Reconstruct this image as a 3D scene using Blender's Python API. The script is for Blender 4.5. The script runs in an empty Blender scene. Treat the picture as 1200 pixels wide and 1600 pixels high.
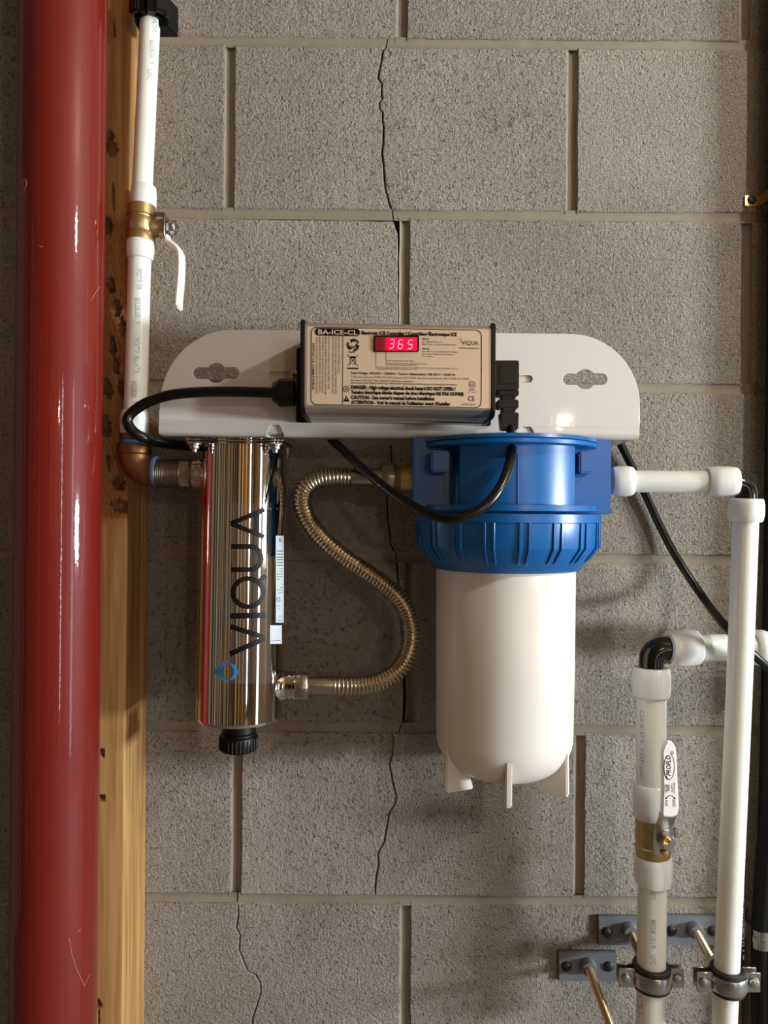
import bpy, bmesh, math, random
from mathutils import Vector, Matrix
R = math.radians
sc = bpy.context.scene
col = sc.collection
random.seed(7)

# ------------------------------------------------------------------ camera
F = 1164.0            # focal length in pixels of the 1200x1600 frame
CD = 0.885            # camera to block wall
CZ = 1.40             # camera height
ROLL = R(0.47)
cam = bpy.data.cameras.new('camera')
cam.sensor_fit = 'VERTICAL'; cam.sensor_height = 32.0; cam.lens = F / 1600 * 32.0
cam.clip_start = 0.01
cob = bpy.data.objects.new('camera', cam); col.objects.link(cob)
cr_, sr_ = math.cos(ROLL), math.sin(ROLL)
cob.matrix_world = Matrix(((cr_, -sr_, 0, 0), (0, 0, -1, -CD), (sr_, cr_, 0, CZ), (0, 0, 0, 1)))
sc.camera = cob

# ------------------------------------------------------------------ light
sc.view_settings.view_transform = 'Standard'
sc.view_settings.look = 'None'
sc.view_settings.exposure = 0.22
sc.view_settings.gamma = 1.0
sc.view_settings.use_curve_mapping = False
wd = bpy.data.worlds.new('world'); sc.world = wd; wd.use_nodes = True
wd.node_tree.nodes['Background'].inputs[0].default_value = (0.75, 0.72, 0.68, 1)
wd.node_tree.nodes['Background'].inputs[1].default_value = 0.10

def area(name, loc, target, sx, sy, power, color):
    l = bpy.data.lights.new(name, 'AREA'); l.shape = 'RECTANGLE'; l.size = sx; l.size_y = sy
    l.energy = power; l.color = color
    o = bpy.data.objects.new(name, l); col.objects.link(o); o.location = loc
    o.rotation_euler = (Vector(target) - Vector(loc)).to_track_quat('-Z', 'Y').to_euler()
    return o
def bulb(name, loc, power, color, rad):
    l = bpy.data.lights.new(name, 'POINT'); l.energy = power; l.color = color; l.shadow_soft_size = rad
    o = bpy.data.objects.new(name, l); col.objects.link(o); o.location = loc
    return o
area('window_daylight', (2.90, -1.22, 1.28), (0.1, 0, 1.36), 0.55, 0.26, 122, (0.84, 0.94, 1.0))
area('glazed_door_daylight', (2.90, -2.05, 1.07), (0.0, -0.1, 1.3), 0.34, 2.06, 6, (0.84, 0.94, 1.0))
area('far_window_daylight', (1.95, -3.90, 1.15), (0.0, -0.1, 1.3), 0.13, 2.10, 9, (0.90, 0.96, 1.0))
bulb('ceiling_bulb', (1.10, -0.92, 2.22), 34, (1.0, 0.96, 0.90), 0.04)
bulb('warm_bulb', (0.88, -3.0, 1.86), 22, (1.0, 0.68, 0.42), 0.010)

# ------------------------------------------------------------------ pixel helpers
def W(px, py, dep=0.0):
    """point at distance dep off the wall that the camera sees at pixel px, py"""
    d = CD - dep
    u = (px - 600) / F; v = (800 - py) / F
    return Vector((d * (u * cr_ - v * sr_), -dep, CZ + d * (v * cr_ + u * sr_)))
def S(dep): return F / (CD - dep)           # pixels per metre at that distance
EYE = Vector((0, -CD, CZ))
def raycyl(px, py, A, ax, rad):
    """where the sight line through a pixel meets a cylinder"""
    d = (W(px, py, 0) - EYE).normalized(); ax = ax.normalized()
    m = EYE - A
    dd = d - ax * d.dot(ax); mm = m - ax * m.dot(ax)
    a = dd.dot(dd); b = 2 * dd.dot(mm); c = mm.dot(mm) - rad * rad
    q = b * b - 4 * a * c
    if q < 0: q = 0
    return EYE + d * ((-b - math.sqrt(q)) / (2 * a))
def curve(pts, n=10):
    """catmull-rom through vectors"""
    P = [2 * pts[0] - pts[1]] + list(pts) + [2 * pts[-1] - pts[-2]]
    out = []
    for i in range(1, len(P) - 2):
        for k in range(n):
            t = k / n; a, b, c, d = P[i - 1], P[i], P[i + 1], P[i + 2]
            out.append(0.5 * ((2 * b) + (c - a) * t + (2 * a - 5 * b + 4 * c - d) * t * t + (3 * b - a - 3 * c + d) * t ** 3))
    out.append(P[-2].copy())
    return out

# ------------------------------------------------------------------ mesh builder
class M:
    def __init__(s): s.v = []; s.f = []; s.attr = None
    def add(s, v, f):
        o = len(s.v); s.v += [Vector(x) for x in v]; s.f += [tuple(i + o for i in q) for q in f]; return s
    def addbm(s, bm):
        bm.verts.index_update()
        s.add([v.co.copy() for v in bm.verts], [[v.index for v in f.verts] for f in bm.faces]); bm.free(); return s
    def tube(s, path, r, n=16, cap=True):
        path = [Vector(p) for p in path]; k = len(path)
        if not isinstance(r, (list, tuple)): r = [r] * k
        T = []
        for i in range(k):
            a = path[max(i - 1, 0)]; b = path[min(i + 1, k - 1)]; t = b - a
            T.append(t.normalized() if t.length > 1e-9 else (T[-1] if T else Vector((0, 0, 1))))
        N = T[0].orthogonal().normalized(); vs = []; fs = []
        for i in range(k):
            N = (N - T[i] * N.dot(T[i])).normalized(); B = T[i].cross(N)
            for j in range(n):
                a = 2 * math.pi * j / n
                vs.append(path[i] + (N * math.cos(a) + B * math.sin(a)) * r[i])
        for i in range(k - 1):
            for j in range(n):
                fs.append((i * n + j, i * n + (j + 1) % n, (i + 1) * n + (j + 1) % n, (i + 1) * n + j))
        if cap:
            fs.append(tuple(reversed(range(n)))); fs.append(tuple(range((k - 1) * n, k * n)))
        return s.add(vs, fs)
    def lathe(s, o, ax, prof, n=32, a0=0.0, a1=2 * math.pi, cap=True, ref=None):
        """prof = [(t along axis, radius)]"""
        ax = Vector(ax).normalized(); o = Vector(o)
        N = (Vector(ref) if ref is not None else ax.orthogonal()); N = (N - ax * N.dot(ax)).normalized(); B = ax.cross(N)
        full = abs(a1 - a0 - 2 * math.pi) < 1e-6; m = n if full else n + 1
        vs = []; fs = []
        for t, r in prof:
            for j in range(m):
                a = a0 + (a1 - a0) * j / n
                vs.append(o + ax * t + (N * math.cos(a) + B * math.sin(a)) * r)
        for i in range(len(prof) - 1):
            for j in range(n):
                j2 = (j + 1) % m
                fs.append((i * m + j, i * m + j2, (i + 1) * m + j2, (i + 1) * m + j))
        if cap and full:
            if prof[0][1] > 1e-6: fs.append(tuple(reversed(range(m))))
            if prof[-1][1] > 1e-6: fs.append(tuple(range((len(prof) - 1) * m, len(prof) * m)))
        return s.add(vs, fs)
    def prism(s, poly, ext, bevel=0.0, seg=2):
        bm = bmesh.new()
        vs = [bm.verts.new(p) for p in poly]; f = bm.faces.new(vs)
        g = bmesh.ops.extrude_face_region(bm, geom=[f])
        bmesh.ops.translate(bm, vec=Vector(ext), verts=[x for x in g['geom'] if isinstance(x, bmesh.types.BMVert)])
        bmesh.ops.recalc_face_normals(bm, faces=bm.faces[:])
        if bevel > 0:
            bmesh.ops.bevel(bm, geom=bm.edges[:], offset=bevel, segments=seg, affect='EDGES', clamp_overlap=True)
        return s.addbm(bm)
    def box(s, c, half, rot=None, bevel=0.0, seg=2):
        bm = bmesh.new(); bmesh.ops.create_cube(bm, size=2)
        bmesh.ops.scale(bm, vec=Vector(half), verts=bm.verts[:])
        if bevel > 0:
            bmesh.ops.bevel(bm, geom=bm.edges[:], offset=bevel, segments=seg, affect='EDGES', clamp_overlap=True)
        m = Matrix.Translation(Vector(c)) @ (rot.to_4x4() if rot else Matrix())
        bmesh.ops.transform(bm, matrix=m, verts=bm.verts[:])
        return s.addbm(bm)
    def hexa(s, o, ax, h, r, bev=0.0006, a=0.0):
        ax = Vector(ax).normalized(); N = ax.orthogonal().normalized(); B = ax.cross(N)
        P = [Vector(o) + (N * math.cos(a + i * math.pi / 3) + B * math.sin(a + i * math.pi / 3)) * r for i in range(6)]
        return s.prism(P, ax * h, bev, 1)

def obj(name, m, mat, parent=None, smooth=38, origin=None):
    me = bpy.data.meshes.new(name)
    xs = [v.x for v in m.v]; ys = [v.y for v in m.v]; zs = [v.z for v in m.v]
    c = Vector(origin) if origin is not None else Vector(((min(xs) + max(xs)) / 2, (min(ys) + max(ys)) / 2, min(zs)))
    me.from_pydata([v - c for v in m.v], [], m.f)
    if m.attr:
        for nm, data in m.attr.items():
            at = me.attributes.new(nm, 'FLOAT', 'POINT')
            at.data.foreach_set('value', data)
    me.materials.append(mat)
    bm = bmesh.new(); bm.from_mesh(me)
    bmesh.ops.recalc_face_normals(bm, faces=bm.faces[:])
    bm.to_mesh(me); bm.free()
    if smooth:
        me.shade_smooth()
        me.set_sharp_from_angle(angle=R(smooth))
    me.update()
    o = bpy.data.objects.new(name, me); col.objects.link(o)
    if parent is not None:
        o.parent = parent
        o.location = c - wloc(parent)
    else:
        o.location = c
    return o
def wloc(o):
    l = o.location.copy()
    while o.parent is not None:
        o = o.parent; l += o.location
    return l
def thing(name, label, cat, loc, group=None):
    o = bpy.data.objects.new(name, None); col.objects.link(o); o.location = loc
    o.empty_display_size = 0.02
    o['label'] = label; o['category'] = cat
    if group: o['group'] = group
    return o
def tag(o, label, cat, group=None):
    o['label'] = label; o['category'] = cat
    if group: o['group'] = group
    return o
def struct(o): o['kind'] = 'structure'; return o

# ------------------------------------------------------------------ materials
def lin(c): return tuple(((x / 255) / 12.92 if x / 255 <= 0.04045 else ((x / 255 + 0.055) / 1.055) ** 2.4) for x in c) + (1.0,)
def mat(name, rgb, rough=0.5, metal=0.0, **k):
    m = bpy.data.materials.new(name); m.use_nodes = True
    nt = m.node_tree; b = nt.nodes['Principled BSDF']
    b.inputs['Base Color'].default_value = lin(rgb)
    b.inputs['Roughness'].default_value = rough; b.inputs['Metallic'].default_value = metal
    if 'coat' in k: b.inputs['Coat Weight'].default_value = k['coat']; b.inputs['Coat Roughness'].default_value = k.get('coat_rough', 0.05)
    if 'sss' in k:
        b.inputs['Subsurface Weight'].default_value = k['sss']; b.inputs['Subsurface Radius'].default_value = (1, 1, 0.8)
        b.inputs['Subsurface Scale'].default_value = k.get('sss_scale', 0.006)
    if 'spec' in k: b.inputs['Specular IOR Level'].default_value = k['spec']
    if 'alpha' in k: b.inputs['Alpha'].default_value = k['alpha']
    if 'emit' in k:
        b.inputs['Emission Color'].default_value = lin(k['emit']); b.inputs['Emission Strength'].default_value = k.get('power', 1)
    # slight colour mottling + fine relief so no surface is perfectly flat
    tc = nt.nodes.new('ShaderNodeTexCoord')
    if k.get('mottle', 0) > 0:
        n = nt.nodes.new('ShaderNodeTexNoise'); n.inputs['Scale'].default_value = k.get('mscale', 40); n.inputs['Detail'].default_value = 4
        nt.links.new(tc.outputs['Object'], n.inputs['Vector'])
        r = nt.nodes.new('ShaderNodeMapRange'); r.inputs[1].default_value = 0.25; r.inputs[2].default_value = 0.75
        r.inputs[3].default_value = 1 - k['mottle']; r.inputs[4].default_value = 1 + k['mottle'] * 0.5
        nt.links.new(n.outputs['Fac'], r.inputs[0])
        h = nt.nodes.new('ShaderNodeHueSaturation'); h.inputs['Color'].default_value = lin(rgb)
        nt.links.new(r.outputs[0], h.inputs['Value']); nt.links.new(h.outputs[0], b.inputs['Base Color'])
    if k.get('bump', 0) > 0:
        n = nt.nodes.new('ShaderNodeTexNoise'); n.inputs['Scale'].default_value = k.get('bscale', 200); n.inputs['Detail'].default_value = 3
        mp = nt.nodes.new('ShaderNodeMapping'); mp.inputs['Scale'].default_value = k.get('bstretch', (1, 1, 1))
        nt.links.new(tc.outputs['Object'], mp.inputs[0]); nt.links.new(mp.outputs[0], n.inputs['Vector'])
        bu = nt.nodes.new('ShaderNodeBump'); bu.inputs['Strength'].default_value = k['bump']; bu.inputs['Distance'].default_value = k.get('bdist', 0.001)
        nt.links.new(n.outputs['Fac'], bu.inputs['Height']); nt.links.new(bu.outputs[0], b.inputs['Normal'])
        if 'coat' in k: nt.links.new(bu.outputs[0], b.inputs['Coat Normal'])
    return m

def block_material():
    m = bpy.data.materials.new('concrete_block'); m.use_nodes = True
    nt = m.node_tree; N = nt.nodes; L = nt.links; b = N['Principled BSDF']
    b.inputs['Roughness'].default_value = 0.95; b.inputs['Specular IOR Level'].default_value = 0.15
    tc = N.new('ShaderNodeTexCoord'); oi = N.new('ShaderNodeObjectInfo')
    off = N.new('ShaderNodeVectorMath'); off.operation = 'MULTIPLY_ADD'
    off.inputs[1].default_value = (7, 3, 11)
    L.new(oi.outputs['Random'], off.inputs[0]); L.new(tc.outputs['Object'], off.inputs[2])
    def noise(scale, det, rough=0.5):
        n = N.new('ShaderNodeTexNoise'); n.inputs['Scale'].default_value = scale; n.inputs['Detail'].default_value = det
        n.inputs['Roughness'].default_value = rough; L.new(off.outputs[0], n.inputs['Vector']); return n
    def ramp(src, p0, c0, p1, c1):
        r = N.new('ShaderNodeValToRGB'); r.color_ramp.elements[0].position = p0; r.color_ramp.elements[0].color = c0
        r.color_ramp.elements[1].position = p1; r.color_ramp.elements[1].color = c1; L.new(src, r.inputs[0]); return r
    def math_(op, a, bb, clamp=False):
        x = N.new('ShaderNodeMath'); x.operation = op; x.use_clamp = clamp
        for i, q in enumerate((a, bb)):
            if isinstance(q, (int, float)): x.inputs[i].default_value = q
            else: L.new(q, x.inputs[i])
        return x.outputs[0]
    big = noise(5, 3); mid = noise(60, 4); fine = noise(330, 3, 0.65); grain = noise(800, 2, 0.7)
    pit = noise(250, 3, 0.6)
    vo = N.new('ShaderNodeTexVoronoi'); vo.inputs['Scale'].default_value = 300; L.new(off.outputs[0], vo.inputs['Vector'])
    wv = N.new('ShaderNodeVectorMath'); wv.operation = 'MULTIPLY_ADD'; wv.inputs[1].default_value = (.006, .006, .006)
    L.new(mid.outputs['Color'], wv.inputs[0]); L.new(off.outputs[0], wv.inputs[2]); L.new(wv.outputs[0], vo.inputs['Vector'])
    pits = ramp(pit.outputs['Fac'], 0.30, (1, 1, 1, 1), 0.42, (0, 0, 0, 1))
    c1 = ramp(big.outputs['Fac'], 0.3, lin((172, 164, 150)), 0.7, lin((194, 186, 172)))
    c2 = ramp(grain.outputs['Fac'], 0.3, (0.50, 0.49, 0.48, 1), 0.7, (1.18, 1.18, 1.18, 1))
    mx = N.new('ShaderNodeMix'); mx.data_type = 'RGBA'; mx.blend_type = 'MULTIPLY'; mx.inputs[0].default_value = 0.9
    L.new(c1.outputs[0], mx.inputs[6]); L.new(c2.outputs[0], mx.inputs[7])
    mx2 = N.new('ShaderNodeMix'); mx2.data_type = 'RGBA'; mx2.blend_type = 'MULTIPLY'
    mx2.inputs[7].default_value = (0.55, 0.53, 0.5, 1)
    L.new(math_('MULTIPLY', pits.outputs[0], 0.75), mx2.inputs[0]); L.new(mx.outputs[2], mx2.inputs[6])
    hs = N.new('ShaderNodeHueSaturation')
    vr = N.new('ShaderNodeMapRange'); vr.inputs[3].default_value = 0.93; vr.inputs[4].default_value = 1.05
    L.new(oi.outputs['Random'], vr.inputs[0]); L.new(vr.outputs[0], hs.inputs['Value']); L.new(mx2.outputs[2], hs.inputs['Color'])
    L.new(hs.outputs[0], b.inputs['Base Color'])
    h = math_('ADD', math_('MULTIPLY', fine.outputs['Fac'], 1.15), math_('MULTIPLY', grain.outputs['Fac'], 0.8))
    h = math_('ADD', h, math_('MULTIPLY', mid.outputs['Fac'], 0.8))
    h = math_('SUBTRACT', h, math_('MULTIPLY', pits.outputs[0], 0.9))
    h = math_('SUBTRACT', h, math_('MULTIPLY', vo.outputs['Distance'], 0.30))
    bu = N.new('ShaderNodeBump'); bu.inputs['Strength'].default_value = 1.0; bu.inputs['Distance'].default_value = 0.0052
    L.new(h, bu.inputs['Height']); L.new(bu.outputs[0], b.inputs['Normal'])
    return m

def wood_material(name, light, dark, bark=True):
    m = bpy.data.materials.new(name); m.use_nodes = True
    nt = m.node_tree; N = nt.nodes; L = nt.links; b = N['Principled BSDF']
    b.inputs['Roughness'].default_value = 0.62
    tc = N.new('ShaderNodeTexCoord'); mp = N.new('ShaderNodeMapping'); mp.inputs['Scale'].default_value = (1, 1, 0.035)
    L.new(tc.outputs['Object'], mp.inputs[0])
    n = N.new('ShaderNodeTexNoise'); n.inputs['Scale'].default_value = 130; n.inputs['Detail'].default_value = 5; n.inputs['Distortion'].default_value = 0.6
    L.new(mp.outputs[0], n.inputs['Vector'])
    r = N.new('ShaderNodeValToRGB'); r.color_ramp.elements[0].position = 0.35; r.color_ramp.elements[1].position = 0.65
    r.color_ramp.elements[0].color = lin(dark); r.color_ramp.elements[1].color = lin(light)
    L.new(n.outputs['Fac'], r.inputs[0]); out = r.outputs[0]
    if bark:
        for nm, c in (('torn', (152, 98, 48)), ('bark', (58, 34, 18))):
            a = N.new('ShaderNodeAttribute'); a.attribute_name = nm
            n2 = N.new('ShaderNodeTexNoise'); n2.inputs['Scale'].default_value = 90; n2.inputs['Detail'].default_value = 4
            L.new(tc.outputs['Object'], n2.inputs['Vector'])
            mr = N.new('ShaderNodeMapRange'); mr.inputs[1].default_value = 0.3; mr.inputs[2].default_value = 0.7; mr.inputs[3].default_value = 0.5; mr.inputs[4].default_value = 1.0
            L.new(n2.outputs['Fac'], mr.inputs[0])
            mu = N.new('ShaderNodeMath'); mu.operation = 'MULTIPLY'; mu.use_clamp = True
            L.new(a.outputs['Fac'], mu.inputs[0]); L.new(mr.outputs[0], mu.inputs[1])
            x = N.new('ShaderNodeMix'); x.data_type = 'RGBA'; x.inputs[7].default_value = lin(c)
            L.new(mu.outputs[0], x.inputs[0]); L.new(out, x.inputs[6]); out = x.outputs[2]
    L.new(out, b.inputs['Base Color'])
    bu = N.new('ShaderNodeBump'); bu.inputs['Strength'].default_value = 0.25; bu.inputs['Distance'].default_value = 0.0006
    L.new(n.outputs['Fac'], bu.inputs['Height']); L.new(bu.outputs[0], b.inputs['Normal'])
    return m

BLOCK = block_material()
MORTAR = mat('mortar', (136, 127, 111), 0.9, 0, mottle=0.12, mscale=60, bump=0.35, bscale=500, bdist=0.0008, spec=0.2)
MDARK = mat('wall_core', (96, 90, 82), 0.95)
WOOD = wood_material('pine', (184, 142, 88), (152, 108, 60))
STUDW = wood_material('stud_pine', (214, 180, 130), (176, 134, 88), False)
RED = mat('red_paint', (108, 22, 15), 0.5, 0, spec=0.2, coat=0.9, coat_rough=0.045, mottle=0.06, mscale=25, bump=0.10, bscale=420, bdist=0.0004, bstretch=(1, 1, 0.5))
PEX = mat('pex_plastic', (224, 227, 218), 0.30, 0, sss=0.5, sss_scale=0.007, mottle=0.03, mscale=20)
PEXR = mat('pex_ring_plastic', (224, 225, 222), 0.28, 0, sss=0.3, sss_scale=0.006, mottle=0.03, mscale=30)
PRINT = mat('pipe_print', (150, 156, 172), 0.5)
BRASS = mat('brass', (188, 164, 116), 0.40, 0.9, mottle=0.12, mscale=120, bump=0.15, bscale=500, bdist=0.0004)
BRONZE = mat('bronze', (128, 92, 58), 0.45, 0.9, mottle=0.18, mscale=140, bump=0.3, bscale=400, bdist=0.0006)
TAPE = mat('blue_seal_tape', (70, 112, 168), 0.5, mottle=0.1, mscale=200)
CHROME = mat('polished_stainless', (214, 208, 198), 0.035, 1.0, bump=0.03, bscale=9, bdist=0.002, bstretch=(1, 1, 0.15))
STEEL = mat('stainless_hose', (196, 182, 160), 0.26, 1.0)
NICKEL = mat('threaded_steel', (170, 160, 146), 0.30, 1.0, mottle=0.06, mscale=200)
ZINC = mat('zinc_plated', (178, 178, 176), 0.30, 1.0, mottle=0.12, mscale=90, bump=0.12, bscale=260, bdist=0.0004)
ZROD = mat('rod_zinc', (190, 176, 146), 0.28, 1.0, mottle=0.1, mscale=120)
GALV = mat('grey_cast_plate', (112, 116, 120), 0.55, 0.35, mottle=0.10, mscale=120, bump=0.25, bscale=350, bdist=0.0005)
WHITEP = mat('white_enamel', (202, 197, 191), 0.34, 0, coat=0.6, coat_rough=0.03, bump=0.10, bscale=120, bdist=0.0005)
WHITEH = mat('white_lever_coating', (236, 232, 226), 0.30, 0, mottle=0.02)
SUMP = mat('white_sump_plastic', (212, 206, 196), 0.34, 0, sss=0.06, sss_scale=0.006, mottle=0.02, mscale=12)
BLUE = mat('blue_plastic', (5, 88, 154), 0.31, 0, mottle=0.05, mscale=15, bump=0.04, bscale=90, bdist=0.0005)
BLACK = mat('black_plastic', (8, 8, 9), 0.42, 0, spec=0.3, bump=0.08, bscale=500, bdist=0.0003, mottle=0.05)
GLOSSB = mat('black_glossy_plastic', (13, 13, 14), 0.14, 0, mottle=0.05)
CABLE = mat('black_cable_sheath', (6, 6, 6), 0.28, 0, spec=0.4, mottle=0.05)
RUBBER = mat('black_rubber', (24, 24, 24), 0.55, 0, mottle=0.08)
ALU = mat('anodised_aluminium', (186, 174, 160), 0.36, 0.75, mottle=0.03, mscale=60)
LABELM = mat('silver_label', (200, 178, 154), 0.42, 0.30, mottle=0.02, mscale=30)
INK = mat('black_ink', (10, 9, 9), 0.45, spec=0.15)
INKS = mat('grey_ink', (52, 46, 42), 0.5)
SILV = mat('silver_print', (200, 178, 154), 0.42, 0.30)
GOLD = mat('brass_screw', (214, 174, 110), 0.3, 1.0)
STICK = mat('white_label_paper', (186, 190, 196), 0.5, mottle=0.02)
LOGOB = mat('blue_logo_print', (38, 118, 176), 0.4)
FILM = mat('clear_film', (235, 235, 235), 0.12, 0, alpha=0.02)
REDPATCH = mat('red_patch', (186, 22, 24), 0.45)
SCRATCH = mat('scuff_mark', (196, 130, 112), 0.6)
FLOORM = mat('floor_concrete', (120, 112, 102), 0.8, mottle=0.15, mscale=4)
CEILM = mat('ceiling_boards', (150, 126, 98), 0.8, mottle=0.15, mscale=6)
ROOMM = mat('room_board', (150, 128, 102), 0.85, mottle=0.15, mscale=5)
ROOMW = mat('room_white', (214, 208, 198), 0.6)

# ------------------------------------------------------------------ the room
RX0, RX1, RY1, RH = -2.3, 3.0, -4.0, 2.5
def slab(name, lo, hi, m):
    lo = Vector(lo); hi = Vector(hi)
    return struct(obj(name, M().box((lo + hi) / 2, (hi - lo) / 2), m, None, 0))
slab('floor', (RX0 - .1, RY1 - .1, -0.1), (RX1 + .1, 0.2, 0), FLOORM)
slab('ceiling', (RX0 - .1, RY1 - .1, RH), (RX1 + .1, 0.2, RH + .1), CEILM)
wl = slab('wall_left', (RX0 - .1, RY1, 0), (RX0, 0.0, RH), ROOMM)
slab('wall_right', (RX1, RY1, 0), (RX1 + .1, 0.0, RH), ROOMM)
wf = slab('wall_front', (RX0, RY1 - .1, 0), (RX1, RY1, RH), mat('room_dark_board', (84, 70, 56), 0.85, mottle=.2, mscale=5))
PALE = mat('pale_panel', (196, 186, 172), .7, mottle=.1, mscale=4); DRK = mat('dark_panel', (46, 38, 32), .8)
rng = random.Random(5); x = RX0 + .05  # unseen strips of mixed tone, added to put streaks in the chrome's reflection
while x < RX1 - .3:
    w_ = rng.choice((.02, .045, .045, .09, .16)); mm = rng.choice((STUDW, STUDW, PALE, DRK))
    if not 1.6 < x < 2.2: obj('added_wall_strip', M().box((x + w_, RY1 + 0.045, RH / 2), (w_, 0.045, RH / 2)), mm, wf, 0)
    x += 2 * w_ + rng.uniform(.06, .3)
y = RY1 + .2  # more of these added strips, along the left wall
while y < -0.5:
    w_ = rng.choice((.02, .045, .09, .2)); mm = rng.choice((STUDW, PALE, DRK, DRK))
    obj('added_wall_strip', M().box((RX0 + .045, y + w_, RH / 2), (.045, w_, RH / 2)), mm, wl, 0)
    y += 2 * w_ + rng.uniform(.08, .4)
wb = struct(obj('wall_back', M().box(((RX0 + RX1) / 2, 0.1095, RH / 2), ((RX1 - RX0) / 2, 0.0905, RH / 2)), MDARK, None, 0))
# the two windows on the right-hand wall that let the daylight in
for i, (yc, zc, hw, hh) in enumerate(((-1.22, 1.28, 0.30, 0.16), (-2.05, 1.07, 0.19, 1.04))):
    fr = M()
    for dy, dz, a, b_ in ((0, hh + .03, hw + .06, .03), (0, -hh - .03, hw + .06, .03), (hw + .03, 0, .03, hh), (-hw - .03, 0, .03, hh)):
        fr.box((RX1 - 0.02, yc + dy, zc + dz), (0.02, a, b_), None, 0.003)
    w = struct(obj('window_%d' % (i + 1), fr, ROOMW, None))
    obj('pane', M().box((RX1 - 0.012, yc, zc), (0.003, hw, hh)), mat('window_glass', (200, 215, 225), 0.05), w, 0)

fr = M()
for dx, dz, a, b_ in ((0, 1.09, .20, .03), (0, -1.09, .20, .03), (.17, 0, .03, 1.06), (-.17, 0, .03, 1.06)):
    fr.box((1.95 + dx, RY1 + 0.05, 1.15 + dz), (a, 0.05, b_), None, 0.003)
w = struct(obj('window_3', fr, ROOMW, None))
obj('pane', M().box((1.95, RY1 + 0.03, 1.15), (0.14, 0.003, 1.06)), mat('window_glass', (200, 215, 225), 0.05), w, 0)
# unseen board added past the right edge, to cast shade on the blocks
struct(obj('added_shade_board_1', M().box((W(1232, 800, 0.04).x + 0.045, -0.0195, RH / 2), (0.045, 0.0185, RH / 2)), STUDW, None, 0))

# ---- courses of concrete block
def wp(px, py): p = W(px, py, 0); return Vector((p.x, p.z))
def jit(a, b, n, amp):
    out = []
    for k in range(n):
        t = k / n; p = a.lerp(b, t)
        if k: p = p + Vector((random.uniform(-amp, amp), random.uniform(-amp, amp)))
        out.append(p)
    return out
def plate_poly(poly, y0, y1, ch=0.0013):
    """closed outline in x,z -> block with a chamfered face at y0 (room side) back to y1"""
    n = len(poly); c = sum(poly, Vector((0, 0))) / n
    area2 = sum(poly[i].x * poly[(i + 1) % n].y - poly[(i + 1) % n].x * poly[i].y for i in range(n))
    if area2 < 0: poly = poly[::-1]
    ins = []
    for i in range(n):
        a, b, d = poly[i - 1], poly[i], poly[(i + 1) % n]
        e1 = (b - a).normalized(); e2 = (d - b).normalized()
        nn = Vector((-e1.y, e1.x)) + Vector((-e2.y, e2.x))
        nn = nn.normalized() if nn.length > 1e-6 else Vector((-e1.y, e1.x))
        ins.append(b + nn * ch)
    V = [(p.x, y0, p.y) for p in ins] + [(p.x, y0 + ch, p.y) for p in poly] + [(p.x, y1, p.y) for p in poly]
    Fs = [tuple(range(n))]
    for i in range(n):
        j = (i + 1) % n
        Fs.append((i, n + i, n + j, j)); Fs.append((n + i, 2 * n + i, 2 * n + j, n + j))
    return M().add(V, Fs)

JC = [66.5, 335, 603.5, 870.5, 1138, 1406]      # horizontal joints at the middle of the frame
step = 267.9
joints = {i: JC[i] for i in range(6)}
for k in range(6, 13): joints[k] = joints[k - 1] + step
for k in range(-1, -6, -1): joints[k] = joints[k + 1] - step
pxm = CD / F
def jz(i): return CZ + (800 - joints[i]) * pxm
rowx = {0: 628, 1: 358, 2: 631, 3: 361, 4: 641, 5: 369, 6: 633}
rowzpx = {0: 20, 1: 200, 2: 430, 3: 740, 4: 1000, 5: 1270, 6: 1500}
BW = 536 * pxm
HM = 0.0053           # half mortar
cracks = {  # row -> list of pixel points, top to bottom, and the width of the gap
    1: ([(603, 74), (598, 79), (597, 87), (595, 97), (592, 108), (591, 122), (596, 131), (595, 145), (597, 153), (592, 160), (593, 170), (597, 176), (597, 187), (599, 198), (598, 222), (597, 240), (599, 262), (600, 280), (602, 295), (606, 308), (608, 320), (612, 329)], 0.0017),
    3: ([(611, 612), (609, 650), (610, 690), (612, 725), (606, 745), (606, 762), (605, 785), (606, 810), (610, 835), (611, 850), (618, 865)], 0.0015),
    4: ([(620, 878), (621, 888), (622, 905), (624, 918), (622, 935), (625, 960), (629, 1000), (630, 1050), (632, 1090), (631, 1112), (629, 1131)], 0.0013),
    5: ([(612, 1144), (615, 1160), (612, 1180), (608, 1194), (611, 1210), (615, 1228), (619, 1245), (617, 1255), (608, 1270), (605, 1285), (602, 1302), (600, 1315), (594, 1325), (590, 1335), (591, 1350), (588, 1370), (586, 1385), (586, 1400)], 0.0010),
    6: ([(371, 1414), (372, 1432), (369, 1450), (375, 1462), (373, 1485), (381, 1504), (388, 1519), (399, 1524), (406, 1537), (407, 1552), (401, 1570), (395, 1590), (392, 1630), (390, 1668)], 0.0009)}
plain = {}
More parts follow.
